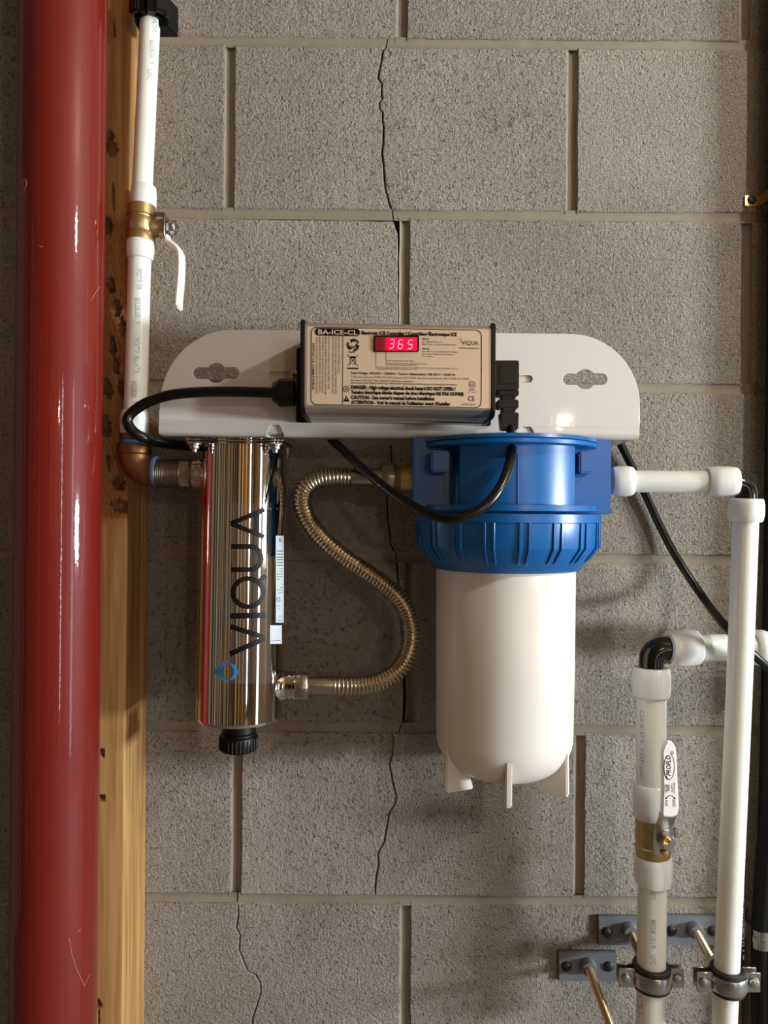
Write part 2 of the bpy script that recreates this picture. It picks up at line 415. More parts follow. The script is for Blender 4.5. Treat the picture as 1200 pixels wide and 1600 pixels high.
for row in range(-4, 12):
    zt = jz(row - 1) if row - 1 >= -5 else RH; zb = jz(row)
    zt = min(zt, RH + HM); zb = max(zb, -HM)
    if zb >= RH or zt <= 0: continue
    if row in rowx: x0 = wp(rowx[row], rowzpx[row]).x
    else: x0 = wp(628 if row % 2 == 0 else 362, 800).x
    k0 = math.ceil((RX0 - x0) / BW) - 1; k1 = math.floor((RX1 - x0) / BW)
    for k in range(k0, k1 + 1):
        xa = max(x0 + k * BW + HM * 1.15, RX0); xb = min(x0 + (k + 1) * BW - HM * 1.15, RX1)
        if xb - xa < 0.02: continue
        near = 0 <= row <= 6 and xb > -0.62 and xa < 0.62
        a, b, c, d = Vector((xa, zt - HM)), Vector((xb, zt - HM)), Vector((xb, zb + HM)), Vector((xa, zb + HM))
        pieces = []
        if near and row in cracks:
            pts, gw = cracks[row]; P = [wp(*q) for q in pts]
            P[0].y = zt - HM; P[-1].y = zb + HM
            if xa < P[0].x < xb:
                P = [p + Vector((random.uniform(-.0004, .0004), 0)) for p in P]
                Lp = [p - Vector((gw / 2 * random.uniform(.6, 1.3), 0)) for p in P]; Rp = [p + Vector((gw / 2, 0)) for p in P]
                n = 14
                left = [a] + Lp + jit(c.copy().lerp(d, 1) if False else Lp[-1], d, 8, .0005)[1:] + jit(d, a, 10, .0005)
                right = list(reversed(Rp)) + jit(Rp[0], b, 8, .0005)[1:] + jit(b, c, 10, .0005) + jit(c, Rp[-1], 8, .0005)
                pieces = [left, right]
        if not pieces:
            if near:
                pieces = [jit(a, b, 26, .0006) + jit(b, c, 14, .0006) + jit(c, d, 26, .0006) + jit(d, a, 14, .0006)]
                if row == 2 and xa < wp(500, 430).x < xb:   # broken corner beside the joint
                    pieces = [jit(a, wp(613, 345), 20, .0006) + [wp(614, 345), wp(616, 350), wp(618, 357), wp(621, 364)] + jit(wp(621, 366), c, 12, .0006) + jit(c, d, 26, .0006) + jit(d, a, 14, .0006)]
                    pieces[0] = [Vector((p.x, min(p.y, zt - HM))) for p in pieces[0]]
            else:
                pieces = [[a, b, c, d]]
        for pl in pieces:
            dy = random.uniform(-0.0006, 0.0006) if near else 0
            obj('concrete_block', plate_poly(pl, dy, 0.019), BLOCK, wb, 30)
        # tooled, concave joint on the right of the block
        if xb < RX1 - 0.01:
            cx = xb + HM * 1.15; m = M(); nz = 12; prof = []
            lo = 0.0016 if (near and row == 2 and abs(cx - wp(631, 430).x) < .02) else 0.0
            for q in range(9):
                t = -1 + q / 4
                x = cx + t * HM * 1.35 + lo * (1 - t) * .5; y = 0.0066 - 0.0052 * t * t
                prof.append((x, y))
            V = []; Fs = []
            for r_ in range(nz + 1):
                z = zt - HM * .6 + (zb - zt + HM * 1.2) * r_ / nz
                ox = random.uniform(-.0004, .0004) if near else 0
                for x, y in prof: V.append((x + ox, y, z))
            for r_ in range(nz):
                for q in range(8): Fs.append((r_ * 9 + q, r_ * 9 + q + 1, (r_ + 1) * 9 + q + 1, (r_ + 1) * 9 + q))
            obj('mortar_joint', M().add(V, Fs), MORTAR, wb)
    # horizontal joint under the row
    jcr = {0: (606, 603), 1: (613, 615), 2: None, 3: (618.5, 620), 4: (628, 623), 5: (371, 370)}
    segs = [(RX0, RX1, None)]
    if row in jcr and jcr[row]:
        xt = wp(jcr[row][0], joints[row] - 7).x; xbm = wp(jcr[row][1], joints[row] + 7).x
        segs = [(RX0, (xt, xbm), 'L'), ((xt, xbm), RX1, 'R')]
    for s0, s1, side in segs:
        V = []; Fs = []; nx = 40
        for q in range(7):
            t = -1 + q / 3; z = zb + t * HM * 1.3; y = 0.0030 - 0.0021 * t * t
            e0 = s0 if not isinstance(s0, tuple) else (s0[1] + (s0[0] - s0[1]) * (t + 1) / 2 + 0.0007)
            e1 = s1 if not isinstance(s1, tuple) else (s1[1] + (s1[0] - s1[1]) * (t + 1) / 2 - 0.0007)
            for i in range(nx + 1):
                V.append((e0 + (e1 - e0) * i / nx, y + 0.0004 * math.sin(i * 2.1 + row), z))
        for q in range(6):
            for i in range(nx): Fs.append((q * (nx + 1) + i, q * (nx + 1) + i + 1, (q + 1) * (nx + 1) + i + 1, (q + 1) * (nx + 1) + i))
        obj('mortar_joint', M().add(V, Fs), MORTAR, wb)

# ------------------------------------------------------------------ wooden stud
def stud():
    D = 0.074
    e0 = W(205, 60, D); e1 = W(194, 1300, D)
    def ex(z): t = (z - e0.z) / (e1.z - e0.z); return e0.x + (e1.x - e0.x) * t
    Wd = 0.090
    m = M(); nx, z0, z1 = 46, CZ - 0.68, CZ + 0.68; nz = 900
    gs = [(171, 212, 6, 8), (173, 231, 9, 11), (177, 310, 1.6, 22), (199, 393, 3, 9), (172, 445, 6, 11), (181, 481, 6, 14), (190, 509, 5, 13), (175, 540, 5, 15), (181, 573, 4, 12), (166, 606, 8, 15),
          (188, 607, 4, 13), (163, 665, 8, 16), (168, 722, 3, 13), (184, 755, 9, 11), (191, 791, 17, 10), (168, 352, 6, 14), (159, 1176, 4, 6), (153, 1569, 4, 6), (154, 1592, 1.4, 16), (158, 1247, 6, 4), (178, 44, 1.5, 14)]
    G = []
    for x, y, a, b in gs:
        p = W(x, y, D); G.append((p.x, p.z, a * 1.2 / S(D), b * 1.12 / S(D)))
    V = []; bark = []; torn = []
    tz0, tz1 = W(180, 335, D).z, W(180, 832, D).z
    for i in range(nz + 1):
        z = z1 + (z0 - z1) * i / nz
        for j in range(nx + 1):
            t = (j / nx) ** 0.6
            x = ex(z) - Wd * (1 - t)
            y = -D
            bk = 0.0; dp = 0.0
            if t > 0.35:
                for gx, gz, ga, gb in G:
                    if abs(z - gz) < gb * 1.4 and abs(x - gx) < ga * 1.5:
                        w = 0.12 * math.sin(z * 900 + gx * 500) + 0.1 * math.sin(x * 1500 + gz * 300)
                        q = math.sqrt(((x - gx) / ga + (z - gz) * 25) ** 2 + ((z - gz) / gb) ** 2) + w
                        if q < 1.15:
                            bk = max(bk, min(1, (1.15 - q) / 0.3)); dp = max(dp, min(0.0032, (1.15 - q) * 0.006))
            tn = max(0, min(1, (tz0 - z) / 0.012, (z - tz1) / 0.02))
            edge = 0.35 + 0.35 * max(0, min(1, (z - tz0 + 0.07) / 0.07))
            tn *= 1.0 if t > edge * 0.6 else 0.4
            if tn > 0: dp += tn * 0.0007 * (1 + math.sin(z * 420 + 3 * math.sin(x * 300)) * math.sin(x * 700))
            rd = 0.0025; e = Wd * (1 - t)
            if e < rd: y += rd - math.sqrt(max(0, rd * rd - (rd - e) ** 2))
            V.append((x, y + dp, z)); bark.append(bk); torn.append(tn)
    Fs = []; w = nx + 1
    for i in range(nz):
        for j in range(nx): Fs.append((i * w + j, i * w + j + 1, (i + 1) * w + j + 1, (i + 1) * w + j))
    n0 = len(V)
    # the side that faces right, with two grooves near the wall, and the back and left
    ys = [-D + 0.0025, -0.034, -0.024, -0.0235, -0.022, -0.0215, -0.014, -0.0135, -0.012, -0.0115, -0.001]
    ing = [0, 0, 0, .0012, .0012, 0, 0, .0012, .0012, 0, 0.0]
    for z in (z1, z0):
        for y, g in zip(ys, ing): V.append((ex(z) - g, y, z)); bark.append(0); torn.append(0)
        V.append((ex(z) - Wd, -0.001, z)); V.append((ex(z) - Wd, -D, z)); bark += [0, 0]; torn += [0, 0]
    k = len(ys) + 2
    for j in range(k - 1): Fs.append((n0 + j, n0 + j + 1, n0 + k + j + 1, n0 + k + j))
    m.v = [Vector(v) for v in V]; m.f = Fs; m.attr = {'bark': bark, 'torn': torn}
    s = obj('wooden_stud', m, WOOD, None, 40)
    # upper and lower lengths out of view, down to the floor and up to the ceiling
    up = M().box((ex(z1) - Wd / 2, -D / 2, (z1 + RH) / 2), (Wd / 2, D / 2 - .001, (RH - z1) / 2))
    dn = M().box((ex(z0) - Wd / 2, -D / 2, z0 / 2), (Wd / 2, D / 2 - .001, z0 / 2))
    obj('stud_end', up, STUDW, s, 0); obj('stud_end', dn, STUDW, s, 0)
    return tag(s, 'pale pine timber post with dark gouges, on the wall behind the red pipe', 'timber post')
stud()

# ------------------------------------------------------------------ red standpipe
DR = 0.128
a = W(99.5, 20, DR); b = W(83.5, 1580, DR); ax = (b - a).normalized()
rr = 65.5 / S(DR) * 0.985
top = a + ax * ((RH - a.z) / ax.z); bot = a + ax * ((0 - a.z) / ax.z)
path = [top.lerp(bot, i / 40) for i in range(41)]
rp = tag(obj('standpipe', M().tube(path, rr, 64), RED), 'thick glossy dark red vertical standpipe at the left edge, in front of the timber post', 'pipe')
sm = M()
for pts in ([(33, 283), (40, 280), (42, 288), (38, 298), (33, 303)], [(60, 383), (64, 386), (67, 384)], [(142, 470), (150, 456), (156, 448)], [(108, 1465), (112, 1490), (120, 1515), (132, 1540), (140, 1522)], [(122, 1455), (127, 1452)]):
    sm.tube([raycyl(x, y, a, ax, rr + 0.0001) for x, y in pts], 0.00022, 5)
obj('scratch', sm, SCRATCH, rp)['kind'] = 'stuff'

# ------------------------------------------------------------------ text and flat print
_fc = {}
def text2d(s, bold=0.0, shear=0.0):
    key = (s, bold, shear)
    if key in _fc: return _fc[key]
    c = bpy.data.curves.new('t', 'FONT'); c.body = s; c.size = 1.0; c.resolution_u = 2; c.offset = bold; c.shear = shear
    o = bpy.data.objects.new('t', c); col.objects.link(o)
    dg = bpy.context.evaluated_depsgraph_get(); dg.update()
    me = bpy.data.meshes.new_from_object(o.evaluated_get(dg))
    vs = [(v.co.x, v.co.y) for v in me.vertices]; fs = [tuple(p.vertices) for p in me.polygons]
    bpy.data.objects.remove(o); bpy.data.curves.remove(c); bpy.data.meshes.remove(me)
    _fc[key] = (vs, fs); return vs, fs
def put_text(m, s, x0, x1, base, cap, fn, bold=0.0, shear=0.0, rot=0):
    """fit s between x0 and x1 (pixels) on a baseline; rot 0 reads right, 90 reads up, -90 reads down. fn maps pixels to space"""
    vs, fs = text2d(s, bold, shear)
    if not vs: return
    a = min(v[0] for v in vs); b = max(v[0] for v in vs)
    kx = (x1 - x0) / (b - a); ky = cap / 0.70
    out = []
    for x, y in vs:
        t = x0 + (x - a) * kx; q = y * ky
        if rot == 0: p = (t, base - q)
        elif rot == 90: p = (base - q, t)          # x0 > x1 expected (pixels run down)
        else: p = (base + q, t)
        out.append(fn(*p))
    m.add(out, fs)
def stroke(m, pts, w, fn, sub=4, closed=False):
    """flat ribbon of width w pixels along pixel points"""
    P = [Vector(p) for p in pts]
    if closed: P = P + [P[0]]
    Q = []
    for i in range(len(P) - 1):
        for k in range(sub): Q.append(P[i].lerp(P[i + 1], k / sub))
    Q.append(P[-1])
    V = []; Fs = []; n = len(Q); nw = 3
    for i in range(n):
        if closed and i in (0, n - 1): t = (Q[1] - Q[0]).normalized() + (Q[-1] - Q[-2]).normalized()
        else: t = Q[min(i + 1, n - 1)] - Q[max(i - 1, 0)]
        t = t.normalized(); nn = Vector((-t.y, t.x))
        for q in range(nw): 
            p = Q[i] + nn * w * (q / (nw - 1) - 0.5); V.append(fn(p.x, p.y))
    for i in range(n - 1):
        for q in range(nw - 1): Fs.append((i * nw + q, i * nw + q + 1, (i + 1) * nw + q + 1, (i + 1) * nw + q))
    m.add(V, Fs)
def fillpoly(m, pts, fn):
    bm = bmesh.new(); vs = [bm.verts.new((x, y, 0)) for x, y in pts]; f = bm.faces.new(vs)
    bmesh.ops.triangulate(bm, faces=[f]); bm.verts.index_update()
    V = [fn(v.co.x, v.co.y) for v in bm.verts]; Fs = [[v.index for v in f.verts] for f in bm.faces]; bm.free(); m.add(V, Fs)
def arc(cx, cy, rx, ry, a0, a1, n=16): return [(cx + rx * math.cos(R(a0 + (a1 - a0) * i / n)), cy + ry * math.sin(R(a0 + (a1 - a0) * i / n))) for i in range(n + 1)]
def rrect(x0, y0, x1, y1, r, n=6): return arc(x1 - r, y0 + r, r, r, -90, 0, n) + arc(x1 - r, y1 - r, r, r, 0, 90, n) + arc(x0 + r, y1 - r, r, r, 90, 180, n) + arc(x0 + r, y0 + r, r, r, 180, 270, n)

# ------------------------------------------------------------------ plastic pipes
def ring(parent, c, ax, length, r, flip=False):
    h = length / 2
    p = [(-h, r * .70), (-h, r * .86), (-h + .0016, r * .94), (-h * .3, r), (h * .45, r * .985), (h - .0012, r * .93), (h, r * .88), (h, r * .70)]
    if flip: p = [(-t, q) for t, q in reversed(p)]
    obj('pipe_ring', M().lathe(c, ax, p, 40), PEXR, parent)
def pex(label, pts, r_px, rings=(), prints=(), group=None):
    """pts: [(px, py, dep)], rings: [(px, py, dep, length px, radius px, flip)], prints: [(text, from, to, column, height, rot)]"""
    P = [W(*q) for q in pts]
    t = thing('plastic_pipe', label, 'pipe', P[-1] if P[-1].z < P[0].z else P[0], group)
    rad = r_px / S(sum(q[2] for q in pts) / len(pts))
    path = curve(P, 12) if len(P) > 2 else [P[0].lerp(P[1], i / 12) for i in range(13)]
    obj('tube', M().tube(path, rad, 40), PEX, t)
    ax = (P[-1] - P[0]).normalized()
    for x, y, d, ln, rp_, fl in rings:
        ring(t, W(x, y, d), ax, ln / S(d), rp_ / S(d), fl)
    if prints:
        m = M()
        for s, a0, a1, base, cap, rot in prints:
            put_text(m, s, a0, a1, base, cap, lambda x, y: raycyl(x, y, P[0], ax, rad + 0.00012), 0.0, 0, rot)
        obj('pipe_print', m, PRINT, t)['kind'] = 'stuff'
    return t
pex('white plastic pipe leaning down from the black clip to the left brass valve', [(239, -60, 0.091), (222, 300, 0.093)], 15.5, [(224, 316, 0.093, 50, 20, False)],
    [('24M', 20, 50, 238, 7, -90), ('80282019', 62, 100, 234, 7, -90), ('UPC', 108, 125, 230, 7, -90)])
pex('white plastic pipe between the left brass valve and the bronze elbow', [(218.5, 398, 0.097), (211, 660, 0.100)], 17.5, [(219.5, 388, 0.097, 36, 21.5, True), (210, 662, 0.100, 40, 22, False)],
    [('IPOTP FR', 418, 453, 213, 9, -90), ('80282019', 465, 506, 211, 9, -90), ('IPOTP 4a-n75', 525, 583, 209, 9, -90), ('80282019', 595, 630, 205, 9, -90)])
pex('short white plastic pipe running right from the blue filter head', [(960, 752, 0.110), (1148, 753, 0.122)], 17.2, [(973, 752, 0.111, 32, 24, True), (1128, 752.5, 0.121, 45, 24, False)])
pex('tall white plastic riser pipe on the right, between elbow and right clamp', [(1166, 790, 0.126), (1154, 1100, 0.120), (1131.5, 1610, 0.108)], 18.9, [(1166, 797, 0.126, 36, 26.5, True)],
    [('ASTM F876 F877 CSA B137.5 NSF 80282019', 1120, 1500, 1160, 3, -90)])
pex('white plastic pipe running level behind the tall riser to the right edge', [(1050, 1012, 0.072), (1235, 1012, 0.060)], 20.8, [(1067, 1012, 0.0715, 48, 28.5, True), (1187, 1012, 0.064, 24, 28, False)])
pex('white plastic pipe between the lower black elbow and the right brass valve', [(1017.5, 1052, 0.072), (1017, 1268, 0.075)], 22.5, [(1017.5, 1066, 0.072, 46, 29.5, True), (1017, 1251, 0.075, 54, 27.5, False)],
    [('CSA B137.5', 1110, 1160, 1000, 6, -90), ('NSF-pw', 1170, 1215, 1000, 6, -90)])
pex('white plastic pipe below the right brass valve, held by the left clamp', [(1020, 1345, 0.075), (1016, 1620, 0.075)], 21.8, [(1020.5, 1358, 0.075, 46, 29, True)],
    [('ASTM', 1392, 1405, 1017, 8, -90), ('80281019', 1437, 1482, 1017, 8, -90), ('UPC', 1492, 1508, 1017, 8, -90), ('CSA', 1555, 1590, 996, 8, -90)])

# ------------------------------------------------------------------ black clip at the top left
cl = thing('pipe_clip', 'black plastic clip at the top, gripping the left white pipe beside the timber post', 'pipe clip', W(238, 20, .0745))
c0 = W(238.0, 0, 0.092); c0.z = W(238, 17, .110).z + .016
m = M()
prof = [(-0.016, .0109), (-0.016, .0185), (0.016, .0185), (0.016, .0109), (-0.016, .0109)]
for a0, a1 in ((7, 178), (182, 353)):
    m = M().lathe(c0, (0, 0, 1), prof, 20, R(a0), R(a1), True, (-.06, -1, 0))
    sg = 1 if a0 < 100 else -1
    m.box(c0 + Vector((sg * .0125, -.0125, 0)), (.0062, .0062, .016), Matrix.Rotation(R(sg * 28), 3, 'Z'), .0015)
    obj('clip_jaw', m, BLACK, cl)
m = M(); z = c0.z - .0055; yb_ = -.0748
m.prism([Vector((c0.x - .0165, yb_, z - .016)), Vector((c0.x + .0235, yb_, z - .016)), Vector((c0.x + .017, yb_ - .020, z - .016)), Vector((c0.x - .0165, yb_ - .020, z - .016))], (0, 0, .032), .001)
obj('clip_base', m, BLACK, cl)

# ------------------------------------------------------------------ left ball valve
v1 = thing('ball_valve', 'left brass ball valve, white lever hanging down, seen edge on beside the timber post', 'valve', W(220, 372, 0.07), 'brass ball valves')
A = W(221.5, 322, 0.095); B = W(219.5, 380, 0.097); ax = (B - A).normalized(); Ln = (B - A).length; q = S(.096)
m = M()
m.lathe(A, ax, [(0, .0105), (0.001, 21.5 / q), (Ln * .30, 22.5 / q), (Ln * .32, 20.5 / q), (Ln * .36, 20 / q), (Ln * .40, 21.2 / q), (Ln * .70, 21.2 / q), (Ln * .74, 19.5 / q), (Ln * .80, 22 / q), (Ln * .97, 22 / q), (Ln, .0105)], 40)
obj('valve_body', m, BRASS, v1)
m = M(); C = W(220, 357, 0.096)
m.lathe(C, (1, 0, 0), [(0, 15 / q), (24 / q, 14 / q), (30 / q, 12 / q), (31 / q, 15 / q), (38 / q, 15 / q)], 28)
obj('stem_boss', m, BRASS, v1)
m = M(); xs = W(259, 357, .096).x
m.prism([Vector((xs, -.096 + dy, C.z + dz)) for dy, dz in ((-.012, .012), (.012, .012), (.012, -.010), (.009, -.014), (-.009, -.014), (-.012, -.010))], (0.0022, 0, 0), .0004, 1)
m.box((xs - 0.004, -.096 - .009, C.z + .0115), (.006, .003, .0014), None, .0004)
m.hexa((xs + .0022, -.096, C.z + .001), (1, 0, 0), .0085, .0078); m.lathe((xs + .01, -.096, C.z + .001), (1, 0, 0), [(0, .0035), (.0028, .0035), (.0034, .002)], 14)
obj('lever_nut', m, ZINC, v1)
def lever_strip(pts, w0, th, mat_, name, parent, wid):
    """bar bent along px path, flat side along y"""
    P = curve([W(*p) for p in pts], 8); k = len(P); V = []; Fs = []
    for i in range(k):
        t = (P[min(i + 1, k - 1)] - P[max(i - 1, 0)]).normalized(); nn = Vector((t.z, 0, -t.x)).normalized()
        ww = wid(i / (k - 1)); hh = th
        if i == k - 1: hh *= .4; ww *= .6
        if i == k - 2: hh *= .8; ww *= .85
        ring_ = []
        for j in range(12):
            a = 2 * math.pi * j / 12; ca, sa = math.cos(a), math.sin(a)
            ring_.append(P[i] + nn * hh * math.copysign(abs(ca) ** .6, ca) + Vector((0, 1, 0)) * ww * math.copysign(abs(sa) ** .6, sa))
        V += ring_
    for i in range(k - 1):
        for j in range(12): Fs.append((i * 12 + j, i * 12 + (j + 1) % 12, (i + 1) * 12 + (j + 1) % 12, (i + 1) * 12 + j))
    Fs.append(tuple(range(12))); Fs.append(tuple(range((k - 1) * 12, k * 12)))
    return obj(name, M().add(V, Fs), mat_, parent)
lever_strip([(261, 370, .096), (263, 377, .096), (271, 383.5, .096), (279, 391, .096), (283, 402, .096), (283, 430, .096), (280, 465, .096), (279, 485, .096)], 0, .0030, WHITEH, 'lever', v1, lambda t: .0075 + .0025 * min(1, t * 2))

# ------------------------------------------------------------------ bronze elbow, sealing tape, nipple
DU = 0.100; qU = S(DU)
el = thing('bronze_elbow', 'brown bronze threaded elbow turning from the left pipe to the steel nipple', 'elbow fitting', W(212, 762, DU))
P = [W(210, 706, DU), W(210.5, 714, DU)] + [W(x, y, DU) for x, y in arc(236, 712, 25, 25, 180, 90, 10)][1:] + [W(242, 737, DU)]
rad = [24 / qU] * len(P)
m = M().tube(P, rad, 36)
m.lathe(W(210, 694, DU), (0, 0, -1), [(0, 20 / qU), (.0, 25.5 / qU), (.002, 26.5 / qU), (.0095, 26.5 / qU), (.0115, 24 / qU)], 40)
m.lathe(W(236, 737, DU), (1, 0, 0), [(0, 24 / qU), (.001, 25 / qU), (.0042, 25 / qU), (.005, 20 / qU)], 40)
obj('elbow_body', m, BRONZE, el)
m = M().lathe(W(210, 678, DU), (0, 0, -1), [(0, 16 / qU), (0, 22 / qU), (.006, 22 / qU), (.006, 18 / qU), (.011, 18 / qU)], 40)
m2 = m; obj('pipe_adapter', m, BRONZE, el)
m = M().lathe(W(209.5, 686, DU), (0, 0, -1), [(0, 17 / qU), (.0005, 19.8 / qU), (.0035, 20.3 / qU), (.0055, 19 / qU)], 40)
m.lathe(W(240.5, 737, DU), (1, 0, 0), [(0, 22 / qU), (.0006, 24.3 / qU), (.0035, 24.6 / qU), (.0045, 22 / qU)], 40)
obj('seal_tape', m, TAPE, el)
m = M()
prof = []
x0, x1 = 245, 286; n = 13
for i in range(n):
    t0 = (i / n) * (x1 - x0) / qU; dt = (x1 - x0) / n / qU
    prof += [(t0, 21.3 / qU), (t0 + dt * .5, 23.2 / qU)]
e = (x1 - x0) / qU
prof += [(e, 22.8 / qU), (e + 13 / qU, 22.8 / qU), (e + 13.5 / qU, 21.8 / qU), (e + 15.5 / qU, 23.5 / qU), (e + 17.5 / qU, 21.8 / qU), (e + 19 / qU, 23.2 / qU), (e + 23 / qU, 23.2 / qU)]
m.lathe(W(x0, 739.5, DU), (1, 0, -.004), prof, 44)
tag(obj('threaded_nipple', m, NICKEL), 'threaded steel nipple between the bronze elbow and the chrome chamber', 'pipe nipple')

# ------------------------------------------------------------------ UV chamber
uv = thing('uv_chamber', 'polished chrome water treatment cylinder with black lettering, hung under the left of the bracket', 'uv chamber', W(374, 1172, DU))
UA = W(381.5, 690, DU); UB = W(373.5, 1122, DU); uax = (UB - UA).normalized(); UL = (UB - UA).length; UR = 66.8 / qU
m = M().lathe(UA, uax, [(0, 0), (0, UR), (.002, UR), (UL * .5, UR), (UL - .006, UR), (UL - .0045, UR), (UL - .004, UR), (UL - .0012, UR - .0012), (UL, UR - .004), (UL + .001, UR * .5), (UL + .001, 0)], 96)
obj('cylinder', m, CHROME, uv)
# inlet boss and flared outlet
m = M().lathe(W(304, 740, DU), (1, 0, 0), [(0, .015), (.0005, 24.5 / qU), (.004, 24.5 / qU), (.006, 26 / qU), (.012, 27 / qU), (.03, 27 / qU)], 40)
obj('inlet_boss', m, CHROME, uv)
m = M(); xo = W(424, 1070, DU)
m.lathe(xo, (1, 0, 0), [(0, 34 / qU), (8 / qU, 31 / qU), (14 / qU, 26 / qU), (19 / qU, 23 / qU), (24 / qU, 22 / qU), (25 / qU, 20 / qU), (27 / qU, 20 / qU), (28 / qU, 22 / qU), (31 / qU, 22 / qU), (32 / qU, 20 / qU), (34 / qU, 20 / qU), (35 / qU, 22 / qU), (38 / qU, 22 / qU), (39 / qU, 19 / qU), (46 / qU, 19 / qU)], 44)
obj('outlet_boss', m, CHROME, uv)
# flange plates and bolts
fl = M(); fz = W(378, 693, 0.149).z
FC = Vector((UA.x - .0015, -DU, 0)); fh = .0492
def rsq(h, z, r=.012):
    return [Vector((FC.x + x, FC.y + y, z)) for x, y in rrect(-h, -h, h, h, r)]
fl.prism(rsq(fh, fz), (0, 0, .0022), .0004, 1); fl.prism(rsq(fh + .0010, fz + .0028), (0, 0, .0020), .0004, 1)
obj('flange', fl, CHROME, uv)
m = M()
bt = M()
for sx in (-1, 1):
    for sy in (-1, 1):
        c = Vector((FC.x + sx * .0405, FC.y + sy * .0405, fz))
        b1 = M().hexa(c, (0, 0, -1), .0052, .0052, .0005, 0.2)
        b1.lathe(c, (0, 0, -1), [(0, .0068), (.0009, .0068), (.001, .004)], 20)
        b1.lathe(c + Vector((0, 0, -.005)), (0, 0, -1), [(0, .0028), (.003, .0028), (.0034, .0022)], 14)
        obj('bolt', b1, ZINC, uv)
# black lamp cap under the chamber
cA = W(373.5, 1128, DU) 
m = M().lathe(cA, uax, [(0, 26.5 / qU), (.009, 26.5 / qU), (.0098, 25 / qU), (.0108, 26.5 / qU), (.0130, 26.5 / qU), (.0135, 28 / qU), (.0148, 29.2 / qU), (.027, 29.2 / qU), (.0290, 27.5 / qU), (.0290, 0)], 56)
nax = uax.orthogonal().normalized(); bax = uax.cross(nax)
for i in range(30):
    a = 2 * math.pi * i / 30; d = nax * math.cos(a) + bax * math.sin(a)
    m.tube([cA + uax * .0155 + d * 29.2 / qU, cA + uax * .027 + d * 29.2 / qU], .0010, 6)
obj('lamp_cap', m, BLACK, uv)
# printing on the cylinder
def fu(k=0.0002): return lambda x, y: raycyl(x, y, UA, uax, UR + k)
f1 = fu(.00030)
lt = M()
stroke(lt, [(361, 818), (413, 796.5)], 7.5, f1, 14); stroke(lt, [(361, 818), (413, 839)], 7.5, f1, 14); stroke(lt, [(401, 804), (401, 832)], 7.5, f1, 4)
u = [(361, 854), (392, 854)] + arc(392, 872, 15.8, 18, -90, 90, 16)[1:-1] + [(392, 890), (361, 890)]
stroke(lt, u, 7.8, f1, 6)
stroke(lt, arc(387.5, 926, 23.6, 22, 0, 360, 40)[:-1], 7.6, f1, 2, True); stroke(lt, [(403, 909), (415.5, 899.5)], 6.5, f1, 5)
stroke(lt, [(360, 962.8), (415, 961.3)], 8.6, f1, 14)
stroke(lt, [(360, 979), (413.5, 996)], 7.8, f1, 14); stroke(lt, [(359, 1022), (413.5, 998)], 7.8, f1, 14)
obj('brand_lettering', lt, INK, uv, 0)
lg = M()
a1 = arc(349, 1049, 20.5, 19.5, 180, 300, 16); 
outer = [(333, 1048.5), (339, 1043), (345, 1037), (351, 1033), (358, 1031)]; inner = [(358, 1033), (352, 1037), (347, 1043), (345.5, 1049)]
f2 = fu(.00034)
fillpoly(lg, outer + inner, f2); fillpoly(lg, [(x, 2 * 1048.8 - y) for x, y in reversed(outer + inner)], f2)
o1 = arc(358.5, 1049.5, 13.5, 13, -90, 90, 14); i1 = arc(349.5, 1049.5, 16, 15.5, 52, -52, 12)
fillpoly(lg, o1 + i1, f2)
obj('droplet_logo', lg, LOGOB, uv, 0)
def patch(m, x0, y0, x1, y1, fn, nx=14, ny=4, r=0):
    V = []; Fs = []
    for i in range(ny + 1):
        for j in range(nx + 1): V.append(fn(x0 + (x1 - x0) * j / nx, y0 + (y1 - y0) * i / ny))
    for i in range(ny):
        for j in range(nx): Fs.append((i * (nx + 1) + j, i * (nx + 1) + j + 1, (i + 1) * (nx + 1) + j + 1, (i + 1) * (nx + 1) + j))
    return m.add(V, Fs)
m = M(); patch(m, 329, 786, 424, 1068, fu(.00012), 30, 8); obj('clear_label', m, FILM, uv)
m = M(); patch(m, 431, 837, 443.6, 973, fu(.00026), 10, 6); so = obj('white_label', m, STICK, uv)
m = M(); patch(m, 422, 977, 440.5, 1006, fu(.00026), 10, 3); obj('white_label', m, STICK, uv)
m = M(); f3 = fu(.00040)
for i, (y, x0, x1) in enumerate([(861, 432.5, 442), (866, 432.5, 442), (870.5, 432.5, 442), (874.5, 432.5, 442), (879, 432.5, 442), (883.5, 432.5, 442), (889, 436, 442), (893, 436, 442), (897, 432, 442), (901, 432, 442), (905, 432, 438), (913, 440, 442.5), (918, 437, 442.5), (922, 432.5, 442), (926, 435, 442), (947, 432, 437), (951, 434, 436.5), (963, 436, 442), (969, 432, 441)]):
    stroke(m, [(x0, y), (x1, y)], 1.3 if i < 6 else 0.8, f3, 4)
stroke(m, arc(435, 937, 2.6, 3.4, 0, 360, 12)[:-1], .9, f3, 1, True); stroke(m, [(424, 1001.5), (438, 1000.5)], .8, f3, 4)
stroke(m, [(437, 841), (439.5, 845), (437.5, 847), (436.5, 844)], .9, f3, 2, True)
obj('label_print', m, INKS, uv, 0)
m = M(); patch(m, 312.8, 774, 320.0, 788, fu(.0006), 6, 2); obj('red_patch', m, REDPATCH, uv)  # small flat red patch near the left edge of the cylinder

